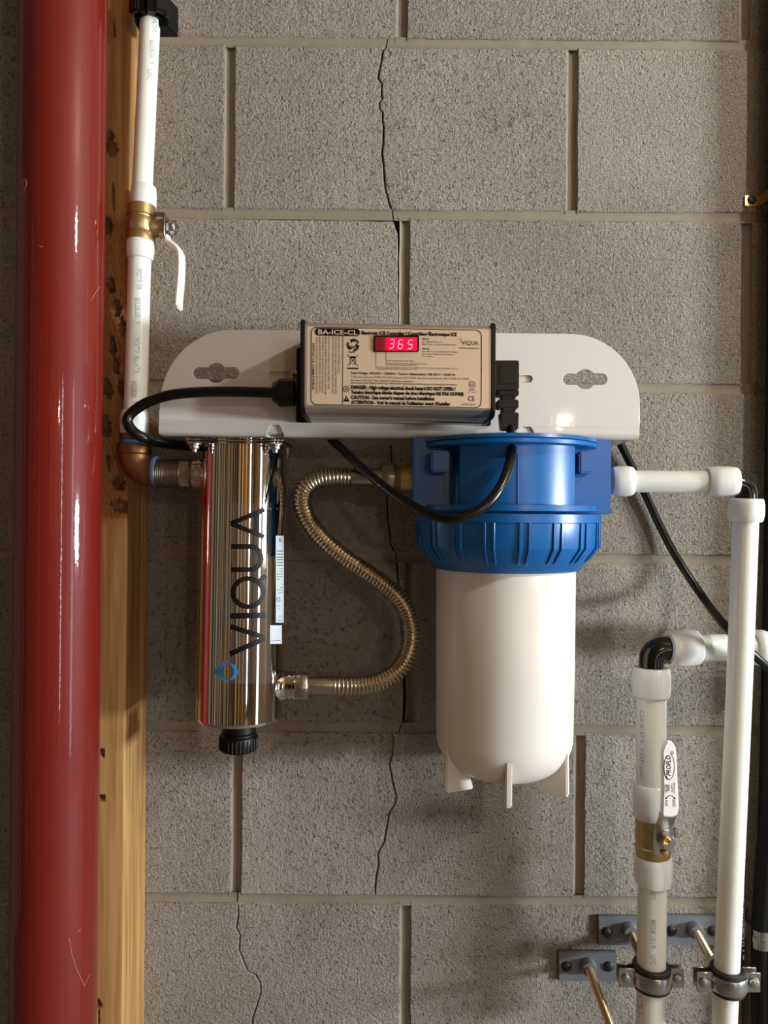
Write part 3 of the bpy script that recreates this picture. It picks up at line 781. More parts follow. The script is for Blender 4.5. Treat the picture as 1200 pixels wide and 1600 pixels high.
# ------------------------------------------------------------------ corrugated hose
def hose():
    t = thing('flexible_hose', 'corrugated steel hose curving from the chrome cylinder up to the filter head', 'hose', W(640, 1090, DU))
    pts = [(522, 1070, .100), (545, 1070.5, .100), (575, 1068.5, .098), (602, 1060, .096), (624, 1044, .094), (638, 1020, .092), (643, 995, .090), (639.5, 967, .088), (627, 940, .087), (604, 917, .086), (573, 895, .086), (540, 873, .086), (511, 849, .087), (487, 822, .088), (474, 795, .090), (473, 773, .092), (482, 757, .094), (500, 748, .096), (522, 745.5, .098), (550, 746, .100)]
    P = curve([W(*p) for p in pts], 40)
    L = [0]
    for i in range(1, len(P)): L.append(L[-1] + (P[i] - P[i - 1]).length)
    pitch = 5.9 / qU; n = int(L[-1] / pitch); K = 6; N = n * K
    Q = []; rr_ = []; j = 0
    for i in range(N + 1):
        s = L[-1] * i / N
        while j < len(L) - 2 and L[j + 1] < s: j += 1
        Q.append(P[j].lerp(P[j + 1], (s - L[j]) / (L[j + 1] - L[j])))
        ph = (i % K) / K
        rr_.append((13.2 + 2.9 * (0.5 - 0.5 * math.cos(2 * math.pi * ph)) ** 0.8) / qU)
    obj('corrugated_tube', M().tube(Q, rr_, 20, False), STEEL, t, 60)
    m = M().lathe(W(480, 1070, DU), (1, 0, 0), [(0, .008), (0, 13.8 / qU), (40 / qU, 13.8 / qU), (44 / qU, 12.8 / qU), (50 / qU, 12.8 / qU)], 36)
    m2 = m; m = M().lathe(W(598, 746, DU), (-1, 0, 0), [(0, .008), (0, 13.8 / qU), (44 / qU, 13.8 / qU), (48 / qU, 12.8 / qU), (54 / qU, 12.8 / qU)], 36)
    obj('sleeve', m2, NICKEL, t); obj('sleeve', m, NICKEL, t)
    for x, y, ln in ((462, 1071.5, 20), (597, 746, 21)):
        m = M().hexa(W(x, y, DU), (1, 0, 0), ln / qU, 22.5 / qU, .0009, R(12))
        obj('hex_nut', m, NICKEL, t)
    m = M()
    pr = []
    for i in range(5): pr += [(i * 1.8 / qU, 18.5 / qU), ((i * 1.8 + .9) / qU, 20 / qU)]
    pr += [(9 / qU, 20.5 / qU), (26 / qU, 20.5 / qU)]
    m.lathe(W(618, 747.5, DU), (1, 0, 0), pr, 36)
    obj('brass_adapter', m, BRASS, t)
hose()

# ------------------------------------------------------------------ mounting bracket
DF = 0.112; PT = 0.0025
br = thing('mounting_bracket', 'wide white enamelled steel bracket with rounded top corners, on the block wall', 'bracket', W(622, 687, 0.03))
def bracket():
    def P(x, y): p = W(x, y, DF); return p.x, p.z
    c = bpy.data.curves.new('b', 'CURVE'); c.dimensions = '2D'; c.fill_mode = 'BOTH'
    c.extrude = PT / 2 - .0006; c.bevel_depth = .0006; c.bevel_resolution = 2; c.offset = -.0006
    def spl(pts):
        s = c.splines.new('POLY'); s.points.add(len(pts) - 1)
        for q, (x, y) in zip(s.points, pts): q.co = (*P(x, y), 0, 1)
        s.use_cyclic_u = True
    BL, BRr = 247.5, 999.5
    yb = lambda x: 662.5 + (x - 247) * 0.0081
    outl = [(BL, yb(BL))] + [(248.5, 640)] + [(x, y) for x, y in arc(364, 632, 114, 117, 184, 270, 20)] + \
           [(500, 517), (700, 519.3)] + [(x, y) for x, y in arc(890, 633, 110, 111.5, -90, -4, 20)] + [(1000, 645), (BRr, yb(BRr))]
    for i in range(1, 40): 
        x = BRr + (BL - BRr) * i / 40; outl.append((x, yb(x)))
    spl(outl)
    def key(cx, cy, w, h, r):
        g = math.degrees(math.asin(h / r))
        return arc(cx + w - h, cy, h, h, -90, 90, 8) + arc(cx, cy, r, r, g, 180 - g, 8) + arc(cx - w + h, cy, h, h, 90, 270, 8) + arc(cx, cy, r, r, 180 + g, 360 - g, 8)
    spl(key(337.5, 583, 36, 9, 15.5)); spl(key(914, 592.5, 34.5, 8.8, 15.5))
    spl(rrect(420, 581, 470, 591, 4.9)); spl(rrect(780, 586.5, 831.5, 597.5, 5.3))
    o = bpy.data.objects.new('b', c); col.objects.link(o)
    dg = bpy.context.evaluated_depsgraph_get(); dg.update()
    me = bpy.data.meshes.new_from_object(o.evaluated_get(dg))
    m = M().add([(v.co.x, -DF + PT / 2 - v.co.z, v.co.y) for v in me.vertices], [tuple(p.vertices) for p in me.polygons])
    bpy.data.objects.remove(o); bpy.data.curves.remove(c); bpy.data.meshes.remove(me)
    obj('face_plate', m, WHITEP, br, 40)
    # bend and shelf going back to the wall, with two pressed gussets
    m = M()
    Rb = 0.0065; xl = W(BL + .4, 676, DF).x; xr = W(BRr - .4, 680, DF).x
    zl = W(BL, 681, DF).z; zr = W(BRr, 687, DF).z
    prof = []          # (y, z above bottom, ny, nz)
    for i in range(7): prof.append((-DF - .00004, .0125 - (.0125 - Rb) * i / 6, -1, 0))
    for i in range(1, 13):
        a = R(90 * i / 12); prof.append((-DF - .00004 + Rb - Rb * math.cos(a), Rb - Rb * math.sin(a), -math.cos(a), -math.sin(a)))
    for i in range(1, 22): prof.append((-DF + Rb + (DF - .028 - Rb) * i / 21, 0, 0, -1))
    g1 = W(429, 676, DF).x; g2 = W(823, 676, DF).x
    nx = 620; V = []; Fs = []; np_ = len(prof)
    for k in range(nx + 1):
        x = xl + (xr - xl) * k / nx; zb = zl + (zr - zl) * k / nx
        e = min(x - xl, xr - x); lift = (.004 - math.sqrt(max(0, .004 ** 2 - (.004 - e) ** 2))) if e < .004 else 0
        for y, z, ny, nz_ in prof:
            d = 0
            for g in (g1, g2):
                # hollow wedge across the bend: a line at 45 degrees cuts the corner
                s = (.0155 - z - (y + DF)); hw = .0092 * max(0, 1 - max(z / .0165, (y + DF) / .0165) ** 1.6) if max(z, y + DF) < .0165 else 0
                t = abs(x - g)
                if t < hw and s > 0: d = s * .95 * min(1, (hw - t) / .0016) ** .7
            V.append((x, y + d * .7071, zb + max(z, lift * (1 - min(1, z / .004))) + d * .7071))
    for k in range(nx):
        for j in range(np_ - 1): Fs.append((k * np_ + j, k * np_ + j + 1, (k + 1) * np_ + j + 1, (k + 1) * np_ + j))
    o1 = len(V)
    for k, x, zb in ((0, xl, zl), (1, xr, zr)):     # inner skin
        for y, z, ny, nz_ in prof: V.append((x, y - ny * PT, zb + z - nz_ * PT))
    for j in range(np_ - 1): Fs.append((o1 + j, o1 + np_ + j, o1 + np_ + j + 1, o1 + j + 1))
    for j in range(np_ - 1):
        Fs.append((j, o1 + j, o1 + j + 1, j + 1)); q = nx * np_
        Fs.append((q + j, q + j + 1, o1 + np_ + j + 1, o1 + np_ + j))
    Fs.append(tuple([k * np_ + np_ - 1 for k in range(nx + 1)] + [o1 + np_ + np_ - 1, o1 + np_ - 1]))
    m.add(V, Fs); obj('shelf', m, WHITEP, br, 50)
    # inner wall mount
    m = M(); a = W(412, 560, .109); b = W(838, 640, .109)
    m.box(((a.x + b.x) / 2, -.1078, (a.z + b.z) / 2), ((b.x - a.x) / 2, .0015, (a.z - b.z) / 2), None, .0006)
    for x in (a.x + .002, b.x - .002):
        m.box((x, -.0540, (a.z + b.z) / 2), (.002, .0530, (a.z - b.z) / 2), None, .0005)
    obj('wall_mount', m, WHITEP, br)
    return zl
bracket()

# ------------------------------------------------------------------ controller
DCF = 0.184
ct = thing('uv_controller', 'silver electronic controller box with black ends and a glowing red number display, on the bracket', 'controller', W(622, 655, DF))
def LB(u, v, k=0.0005):        # printed label coordinates (pixels on the front face) -> space
    return W(486.5 + u - .004 * v, 511 + v + .0187 * u, DCF + k)
def controller():
    xa, xb = -10, 281          # in label u
    o = LB(0, 0, 0); ex = (LB(100, 0, 0) - o); ez = (LB(0, 100, 0) - o)
    exn = ex.normalized(); dn = ez.normalized(); pu = ex.length / 100; pv = ez.length / 100
    H = -4; Hb = 124
    prof = [(DF + .0005, H - 9 + 6), (.170, H - 9 + 1.5), (.177, H - 5.5), (DCF - .0012, H - 1), (DCF, H + 2), (DCF, Hb - 2), (DCF - .0012, Hb + 1), (.177, Hb + 6.5), (.170, Hb + 9), (.150, Hb + 9), (.149, Hb + 7.5), (.146, Hb + 7.5), (.145, Hb + 9.3), (.130, Hb + 9.3), (.129, Hb + 11), (DF + .0005, Hb + 11)]
    A = o + exn * (xa * pu); 
    poly = [A + dn * (v * pv) + Vector((0, -(d - DCF), 0)) for d, v in prof]
    obj('case', M().prism(poly, exn * (xb - xa) * pu), ALU, ct, 25)
    # label sheet
    m = M(); V = [LB(x, y, .0002) for x, y in rrect(-7, -1, 277, 122, 3)]; m.add(V, [tuple(range(len(V)))])
    obj('label_sheet', m, LABELM, ct, 0)
    # end plates with mounting tabs
    for x, sg, tw in ((xa, -1, 16), (xb, 1, 7.5)):
        m = M(); e = .0042
        bp = [(DF + .0008, H - 6), (.172, H - 10), (.181, H - 9), (DCF + .0012, H - 3), (DCF + .0012, Hb + 2), (.180, Hb + 10), (.172, Hb + 12), (DF + .0008, Hb + 12)]
        B0 = o + exn * (x * pu)
        m.prism([B0 + dn * (v * pv) + Vector((0, -(d - DCF), 0)) for d, v in bp], exn * sg * e, .0008)
        ob = obj('end_plate', m, BLACK, ct)
        m = M(); sh = 14 if sg < 0 else 12
        cx = B0 + exn * sg * (e + tw * pu * .5)
        top_, bt_ = H + sh - 2, Hb + 12
        T = [(-1, top_), (1, top_), (1, bt_), (-1, bt_)]
        pts = [cx + exn * (k * sg * tw * pu * .72) + dn * (v * pv) + Vector((0, DCF - DF - .0006, 0)) for k, v in T]
        m.prism(pts, (0, -.005, 0), .0012)
        obj('mounting_tab', m, BLACK, ct)
    # screw on the left tab
    m = M(); c = W(460.5, 587, .1185)
    m.lathe(c, (0, -1, 0), [(0, .0050), (.0012, .0050), (.0022, .0038), (.0026, 0)], 24)
    s_ = obj('screw', m, GOLD, ct)
    m = M(); m.box(c + Vector((0, -.0026, 0)), (.0028, .0004, .0007)); m.box(c + Vector((0, -.0026, 0)), (.0007, .0004, .0028))
    obj('screw_cross', m, INK, s_, 0)
    # lamp cable gland
    m = M(); g = W(454, 614, .148); q = S(.148)
    m.lathe(g, (-1, 0, -.004), [(-.004, 22 / q), (17 / q, 22.5 / q), (18 / q, 22 / q), (25 / q, 17 / q), (27.5 / q, 15 / q), (27.5 / q, 8 / q)], 12)
    obj('cable_gland', m, BLACK, ct, 25)
    # --- printing
    ink = M(); sml = M(); sil = M()
    f = lambda x, y: LB(x, y, .0006)
    f0 = lambda x, y: LB(x, y, .0009)
    P = lambda x, y: (x - 486.5 + .004 * (y - 511 - .0187 * (x - 486.5)), y - 511 - .0187 * (x - 486.5))     # frame px -> label u, v
    stroke(ink, rrect(0, 0, 266, 121, 9, 6), 1.1, f, 1, True)
    stroke(ink, [(49.5, 13), (49.5, 121)], .9, f, 2)
    fillpoly(ink, rrect(6, 1.2, 76, 13, 5.8), f)
    put_text(sil, 'BA-ICE-CL', 10.5, 72.5, 10.9, 7.4, f0, .02)
    def T(s, x0, x1, y, cap, bold=.012, tgt=ink, shear=0, base_tilt=True):
        (u0, v0) = P(x0, y); u1 = u0 + (x1 - x0)
        put_text(tgt, s, u0, u1, v0, cap, f, bold, shear)
    T('Electronic ICE Controller / Contrôleur Électronique ICE', 565, 714, 522.3, 5.0, .05)
    T('Alarms:', 660, 671, 530.5, 2.6, .02); T('A3 - Replace lamp soon', 660, 692, 534.8, 2.6, .0, sml); T('Blank Screen - Lamp or controller failure', 660, 713, 538.8, 2.6, .0, sml)
    T('Alarmes:', 660, 672, 545.8, 2.6, .02); T('A3 - Alarme de remplacement de la lampe', 660, 715, 550, 2.6, 0, sml); T('Écran vide - Défaillance de la lampe ou', 660, 710, 554, 2.6, 0, sml); T('du contrôleur', 660, 677, 557.5, 2.6, 0, sml)
    T('VIQUA', 721.5, 748, 538.6, 6.4, .0)
    stroke(ink, [P(717, 531), P(719, 529), P(721, 531)], .7, f, 2); stroke(ink, [P(*q) for q in arc(719, 532, 2.2, 2, 20, 120, 6)], .7, f, 1)
    T('www.viqua.com', 717, 748.5, 544.6, 2.6, .01)
    T('Lamp replacement timer (days) /', 604.5, 649, 564.3, 2.5, 0, sml); T('Minuterie de la lampe de remplacement (jours)', 604.5, 667, 568.5, 2.5, 0, sml)
    T("Scroll for total operating time (days) / Faire défiler pour voir la durée totale d'utilisation (jours)", 588.5, 715, 574.6, 2.5, 0, sml)
    stroke(sml, [P(587.5, 550), P(587.5, 576.3), P(651, 577.3)], .7, f, 2); stroke(sml, [P(603.3, 550), P(603.3, 570), P(651, 570.8)], .7, f, 2)
    T("Input Voltage 100-240V ~ 50/60Hz / Tension d'alimentation 100-240 V ~ 50/60 Hz", 548.5, 712, 584.2, 3.4, .022, ink, .2)
    T('0,75A max. operating S410RL-HO (40W) lamp at 100V / 0,75A max. pour une lampe de 100V, S410RL-HO (40W)', 548.5, 733, 590.2, 3.3, .0, sml)
    T("For Indoor Use Only / Pour utilisation à l'intérieur seulement", 548.5, 645, 595.3, 2.7, .012, ink); T("Disconnect Power Before Servicing / Débrancher l'alimentation électrique avant d'entretenir les travaux.", 548.5, 715, 599.2, 2.7, .012, ink)
    T('DANGER - High voltage electrical shock hazard DO NOT OPEN /', 548.5, 712, 607.5, 5.4, .05)
    T('Tension électrique élevée risques de choc électrique NE PAS OUVRIR', 548.5, 725.5, 615.0, 5.2, .05)
    T("CAUTION - See owner's manual before installation", 548.5, 679, 623.2, 5.4, .05)
    T("ATTENTION - Voir le manuel de l'utilisateur avant d'installer", 548.5, 704, 630.8, 5.2, .05)
    T('CE', 731.5, 742, 626.3, 7.5, .0); T('UL', 735, 741, 602.5, 4.2, .01); stroke(ink, [P(*q) for q in arc(738, 600.5, 5, 4.6, 0, 360, 16)[:-1]], .8, f, 1, True)
    T('LISTED', 733, 742, 609.5, 2.2, .02); T('UV System', 731, 745, 613, 2, 0, sml); T('510XXX_RevC', 721, 744, 632.8, 2.3, .01, sml)
    # switch instructions that read downwards
    for x, y0, y1, s, bd, cap in ((488.3, 536, 609, 'SWITCH / LE COMMUTATEUR', .02, 3.2), (494.2, 527, 615, 'de sept (7) jours l\'alarme A3 (maximum de 4 interruptions)', 0, 3.1), (499, 524, 613, "• appuyer et maintenir afin d'interrompre pour une période", 0, 3.1), (503.6, 527, 614, 'de réinitialiser la minuterie de la lampe de remplacement', 0, 3.1),
                                  (508.2, 524, 617, '• appuyer et maintenir enfoncé pour mettre sous tension afin', 0, 3.1), (513, 524, 608, "• appuyer sur le commutateur pour faire défiler l'écran", 0, 3.1), (519.6, 524, 615, '• press & hold to silence A3 alarm (for 7 days at a time max.)', 0, 3.1), (524.2, 524, 616, '• press & hold on power-up to reset lamp replacement timer', 0, 3.1), (529, 524, 582, '• press switch to scroll display screen', 0, 3.1)):
        u0, v0 = P(x, y0); u1, v1 = P(x, y1)
        put_text(ink if bd else sml, s, v0, v1, u0, cap, f, bd + .006, 0, -90)
    # recycling arrows
    cx, cy = 552, 539
    for k in range(3):
        a = R(-90 + 120 * k)
        def rt(x, y, a=a): return P(cx + x * math.cos(a) - y * math.sin(a), cy + x * math.sin(a) + y * math.cos(a))
        fillpoly(ink, [rt(9, -4.2), rt(9.8, 3), rt(6.2, 4), rt(5.2, -1.2), rt(2.6, -3.4)], f)
        fillpoly(ink, [rt(4.2, 4.2), rt(9.8, 4.2), rt(5.0, 8.6)], f)
    stroke(ink, [P(549, 540), P(552, 544), P(561, 534)], 1.4, f, 2)
    T('RoHS', 545, 555, 551, 2.3, .03)
    stroke(ink, [P(543, 554), P(560, 572)], .8, f, 2); stroke(ink, [P(560, 554), P(543, 572)], .8, f, 2)
    stroke(ink, [P(547, 558.5), P(556, 558.5), P(555, 569), P(548, 569)], .9, f, 2, True); fillpoly(ink, [P(548, 556.5), P(555, 556.5), P(556, 559.5), P(547, 559.5)], f)
    fillpoly(ink, [P(543, 574.3), P(560, 574.6), P(560, 576.8), P(543, 576.5)], f)
    stroke(ink, [P(*q) for q in arc(541, 608, 4.2, 4.4, 0, 360, 16)[:-1]], 1.0, f, 1, True); fillpoly(ink, [P(542, 604.5), P(539, 608.5), P(541, 608.5), P(539.5, 612), P(543, 607.5), P(541, 607.5)], f)
    fillpoly(ink, [P(541.5, 618.5), P(546.5, 627.5), P(536.5, 627.3)], f); 
    fillpoly(sil, [P(541, 621.5), P(542, 621.5), P(541.8, 624.8), P(541.2, 624.8)], f0)
    obj('label_lettering', ink, INK, ct, 0); obj('label_small_print', sml, INKS, ct, 0); obj('model_lettering', sil, SILV, ct, 0)['kind'] = 'stuff'
    # display
    m = M(); fp = [LB(*P(x, y), .0003) for x, y in rrect(584, 524.3, 654.6, 550.2, 2.5)]
    m.prism(fp, (0, -.0016, 0), .0003, 1); dsp = obj('display_frame', m, GLOSSB, ct, 30)
    win = bpy.data.materials.new('red_display_glass'); win.use_nodes = True
    nt = win.node_tree; b = nt.nodes['Principled BSDF']; b.inputs['Base Color'].default_value = lin((70, 4, 10)); b.inputs['Roughness'].default_value = .25
    tc = nt.nodes.new('ShaderNodeTexCoord'); sp = nt.nodes.new('ShaderNodeSeparateXYZ'); nt.links.new(tc.outputs['Generated'], sp.inputs[0])
    rp_ = nt.nodes.new('ShaderNodeValToRGB'); e = rp_.color_ramp.elements; e[0].position = 0.17; e[0].color = (.14, .003, .008, 1); e[1].position = .34; e[1].color = (1.0, .0, .05, 1)
    nt.links.new(sp.outputs[0], rp_.inputs[0]); nt.links.new(rp_.outputs[0], b.inputs['Emission Color']); b.inputs['Emission Strength'].default_value = .95
    m = M(); fp = [LB(*P(x, y), .0022) for x, y in rrect(586.6, 527, 652, 547.8, 1)]; m.add(fp, [tuple(range(len(fp)))])
    obj('display_window', m, win, dsp, 0)
    seg = mat('lit_digit', (255, 120, 150), .4, emit=(255, 130, 165), power=1.3); dim = mat('unlit_digit', (90, 30, 36), .4)
    fd = lambda x, y: LB(*P(x, y), .0026)
    SG = {'a': ((0, 0), (1, 0)), 'b': ((1, 0), (1, .5)), 'c': ((1, .5), (1, 1)), 'd': ((0, 1), (1, 1)), 'e': ((0, .5), (0, 1)), 'f': ((0, 0), (0, .5)), 'g': ((0, .5), (1, .5))}
    def digit(m, on, x, y, w, h):
        for k in on:
            (ax_, ay), (bx, by) = SG[k]
            p = Vector((x + w * ax_ + (1 - ay) * 2.2, y + h * ay)); q_ = Vector((x + w * bx + (1 - by) * 2.2, y + h * by)); d = (q_ - p) * .12
            stroke(m, [tuple(p + d), tuple(q_ - d)], 1.35, fd, 1)
    m = M(); digit(m, 'abgcd', 607.5, 530.5, 6.8, 13.5); digit(m, 'afgecd', 621.5, 531, 6.8, 13.5); digit(m, 'afgcd', 636.5, 531.3, 6.8, 13.5)
    obj('display_digit', m, seg, dsp, 0)
    m = M(); digit(m, 'abcdefg', 593.5, 530.3, 6.3, 13.5); obj('display_digit', m, dim, dsp, 0)
controller()

# ------------------------------------------------------------------ cables
lc = [(432, 614, .148), (405, 613, .148), (360, 612, .147), (310, 613, .145), (268, 617, .140), (232, 628, .130), (208, 643, .129), (199, 657, .130), (206, 672, .130), (224, 684, .126), (250, 691.5, .108), (285, 696, .085), (325, 698.5, .066)]
tag(obj('lamp_cable', M().tube(curve([W(*p) for p in lc], 12), .0054, 18), CABLE), 'short thick black cable looping from the controller gland to behind the chrome cylinder', 'cable')
pc = thing('power_cord', 'black power cord plugged into the controller, looping across the blue filter head', 'power cord', W(1200, 1045, .01))
cp = [(797, 664, .150), (800, 690, .166), (797, 720, .188), (785, 755, .204), (764, 785, .212), (735, 804, .214), (703, 810, .212), (668, 802, .200), (632, 783, .178), (596, 757, .150), (562, 728, .120), (535, 702, .096), (518, 687, .082)]
Pc = curve([W(*p) for p in cp], 12)
p0 = Pc[-1]
hid = [p0 + Vector((-.008, .012, .016)), p0 + Vector((.03, .05, .024)), W(760, 668, .022), W(930, 668, .018), W(962, 682, .014), W(974, 703, .012), W(1000, 755, .010), W(1048, 855, .012), W(1098, 933, .035), W(1138, 984, .098), W(1172, 1018, .100), W(1215, 1055, .085)]
obj('cable', M().tube(Pc + curve([p0] + hid, 10)[1:], [.0047] * (len(Pc)) + [.0046] * (len(curve([p0] + hid, 10)) - 1), 16), CABLE, pc)
# moulded plug
def plug():
    D = .148
    m = M()
    def q(x, y, d=D): return W(x, y, d)
    m.prism([q(x, y, D + .012) for x, y in rrect(773, 563, 811, 609, 3)], (0, .024, 0), .0012)
    m.prism([q(x, y, D + .0127) for x, y in rrect(781, 572, 805, 600, 3)], (0, .002, 0), .0005, 1)
    obj('plug_body', m, BLACK, pc)
    m = M()
    m.prism([q(x, y, D + .0095) for x, y in ((776, 608), (811, 608), (811, 618), (779, 618))], (0, .019, 0), .001)
    for y0, y1, xl, xr in ((618, 624, 784, 806), (624, 638, 778, 810.5), (638, 644, 785, 806), (644, 671, 782, 811)):
        m.prism([q(x, y, D + .0085) for x, y in ((xl, y0), (xr, y0), (xr - (1 if y1 > 660 else 0), y1), (xl + (2 if y1 > 660 else 0), y1))], (0, .017, 0), .001)
    obj('strain_relief', m, BLACK, pc)
plug()

# ------------------------------------------------------------------ water filter
DFI = 0.100; qF = S(DFI)
wf_ = thing('water_filter', 'large water filter, blue head and collar over white canister, under the right of the bracket', 'water filter', W(789, 1262, DFI))
def zz(py, dep): return CZ + (800 - py) / F * (CD - dep)
def water_filter():
    tilt = Vector((0.0, 0.0, -1.0))
    cx = W(791.5, 800, DFI).x; cy = -DFI
    C = Vector((cx, cy, 0))
    zt = zz(694, .14) ; zl = zz(797, .19)
    # head: rims, barrel, port block
    h = M()
    z_top = W(800, 687, DF).z - .0008
    r1 = 136 / qF
    # one turned body: top rim, neck, lower rim (t measured downward from the top)
    Hh = z_top - zl
    h.lathe(Vector((cx, cy, z_top)), tilt, [(0, .03), (0, r1 - .003), (.0006, r1 - .001), (.0038, r1), (.0048, r1 - .002), (.0052, r1 - .0005), (.0088, r1 - .0005), (.0096, r1 - .002), (.0098, .067), (Hh - .0062, .067), (Hh - .006, r1 - .0012), (Hh - .0004, r1 - .0006), (Hh, r1 - .002), (Hh, .03)], 96)
    # port block
    xa = W(645, 745, .128).x; xb = W(955, 745, .128).x
    zb = zz(801, .128)
    h.box(((xa + xb) / 2, -.098, (z_top + zb) / 2), ((xb - xa) / 2, .030, (z_top - zb) / 2), None, .0012)
    # raised front pad that ends in hard vertical edges
    V = []; 
    rb = .0685; x1 = W(713, 745, .15).x - cx; x2 = W(901, 745, .15).x - cx
    n = 40; pad = []
    a0 = math.asin(max(-1, x1 / .086)); a1 = math.asin(min(1, x2 / .086))
    for i in range(n + 1):
        a = a0 + (a1 - a0) * i / n; pad.append((cx + .078 * math.sin(a) * 1.05, cy - .0765 * math.cos(a)))
    poly = [Vector((x, y, z_top - .0095)) for x, y in pad] + [Vector((pad[-1][0], -.11, z_top - .0095)), Vector((pad[0][0], -.11, z_top - .0095))]
    h.prism(poly, (0, 0, -(Hh - .0155)), .0)
    # small corner lugs under the top rim and the mould line
    for x0, x1_ in ((906, 930), (674, 702)):
        p = W((x0 + x1_) / 2, 720, .150)
        h.box((p.x, -.135, zz(720, .150)), ((x1_ - x0) / 2 / S(.15), .014, 17 / S(.15)), None, .0018)
    ml = W(809, 750, .178)
    h.tube([raycyl(809, 709, Vector((cx, cy, 0)), Vector((0, 0, 1)), .0768), raycyl(809, 790, Vector((cx, cy, 0)), Vector((0, 0, 1)), .0768)], .0006, 6)
    obj('filter_head', h, BLUE, wf_, 32)
    # collar with paired ribs
    c = M(); zc = zl - .0022; cr = 143.0 / qF
    ybot = zz(895, .172)
    Hc = zc - ybot
    k = [(0, .06), (0, cr - .002), (.0006, cr - .0006), (.0085, cr - .0004), (.0092, cr - .0018), (Hc * .56, cr - .0026), (Hc * .60, cr - .0036), (Hc * .97, cr - .0200), (Hc, cr - .0225), (Hc, .06)]
    c.lathe(Vector((cx, cy, zc)), tilt, k, 120)
    for i in range(18):
        for off in (-2.6, 2.6):
            a = R(1 + 20 * i + off); d = Vector((math.sin(a), -math.cos(a), 0)); s = Vector((math.cos(a), math.sin(a), 0))
            def q(t, r): return Vector((cx, cy, zc - t)) + d * r
            prof = [q(.0085, cr - .006), q(.0085, cr - .0004), (q(Hc * .58, cr - .0006)), q(Hc * .80, cr - .0105), q(Hc * .86, cr - .0155), q(Hc * .60, cr - .009)]
            c.prism([p - s * .0012 for p in prof], s * .0024, .0003, 1)
    obj('collar', c, BLUE, wf_, 32)
    # white canister
    s = M(); sx = W(788, 1050, DFI).x
    zs = ybot + .012; zbot = CZ - .2725; Hs = zs - zbot
    rs = 107.3 / qF; cr_d = .042
    prof = [(0, rs - .002), (.002, rs), (Hs * .5, rs - .0004), (Hs - cr_d, rs - .0012)]
    for i in range(1, 13):
        a = R(90 * i / 12); prof.append((Hs - cr_d + cr_d * math.sin(a), rs - .0012 - cr_d + cr_d * math.cos(a)))
    prof.append((Hs, 0))
    s.lathe(Vector((sx, cy, zs)), tilt, prof, 96)
    obj('canister', s, SUMP, wf_, 50)
    for i in range(6):
        a = R(-5 + 60 * i); d = Vector((math.sin(a), -math.cos(a), 0)); t = Vector((math.cos(a), math.sin(a), 0))
        O = Vector((sx, cy, 0)); zf = CZ - .2840
        pr = [O + d * (rs - .030) + Vector((0, 0, zbot + .002)), O + d * (rs - .0018) + Vector((0, 0, zbot + .034)), O + d * (rs - .0010) + Vector((0, 0, zf + .002)), O + d * (rs - .003) + Vector((0, 0, zf)), O + d * (rs - .034) + Vector((0, 0, zf))]
        obj('canister_fin', M().prism([p - t * .0032 for p in pr], t * .0064, .0012), SUMP, wf_)
water_filter()

# ------------------------------------------------------------------ black elbows
def elbow(label, pa, pc, pb, r_px, dep, corner):
    t = thing('elbow_fitting', label, 'elbow fitting', W(*pb, dep), 'black plastic elbows')
    a, c, b = W(*pa, dep), W(*pc, dep), W(*pb, dep); r = r_px / S(dep)
    u = (a - c).normalized(); v = (b - c).normalized(); rc = r * 1.02
    o = c + (u + v) * rc                       # short, tight bend
    P = [a] + [o - (u * math.sin(R(k)) + v * math.cos(R(k))) * rc for k in range(0, 91, 10)] + [b]
    obj('elbow_body', M().tube(P, r, 32), GLOSSB, t)
    m = M().box(W(*corner, dep), (r * .55, .0024, r * .55), Matrix.Rotation(R(0), 3, 'Y'), .0008)
    obj('corner_web', m, GLOSSB, t)
elbow('black plastic elbow above the tall riser, right of the filter', (1146, 756), (1166, 756.5), (1166, 786), 16.3, .124, (1173, 749))
elbow('black plastic elbow at the top of the valved pipe, below the filter outlet', (1054, 1012.5), (1017.5, 1012.5), (1017.5, 1052), 18.3, .072, (1031, 1027))

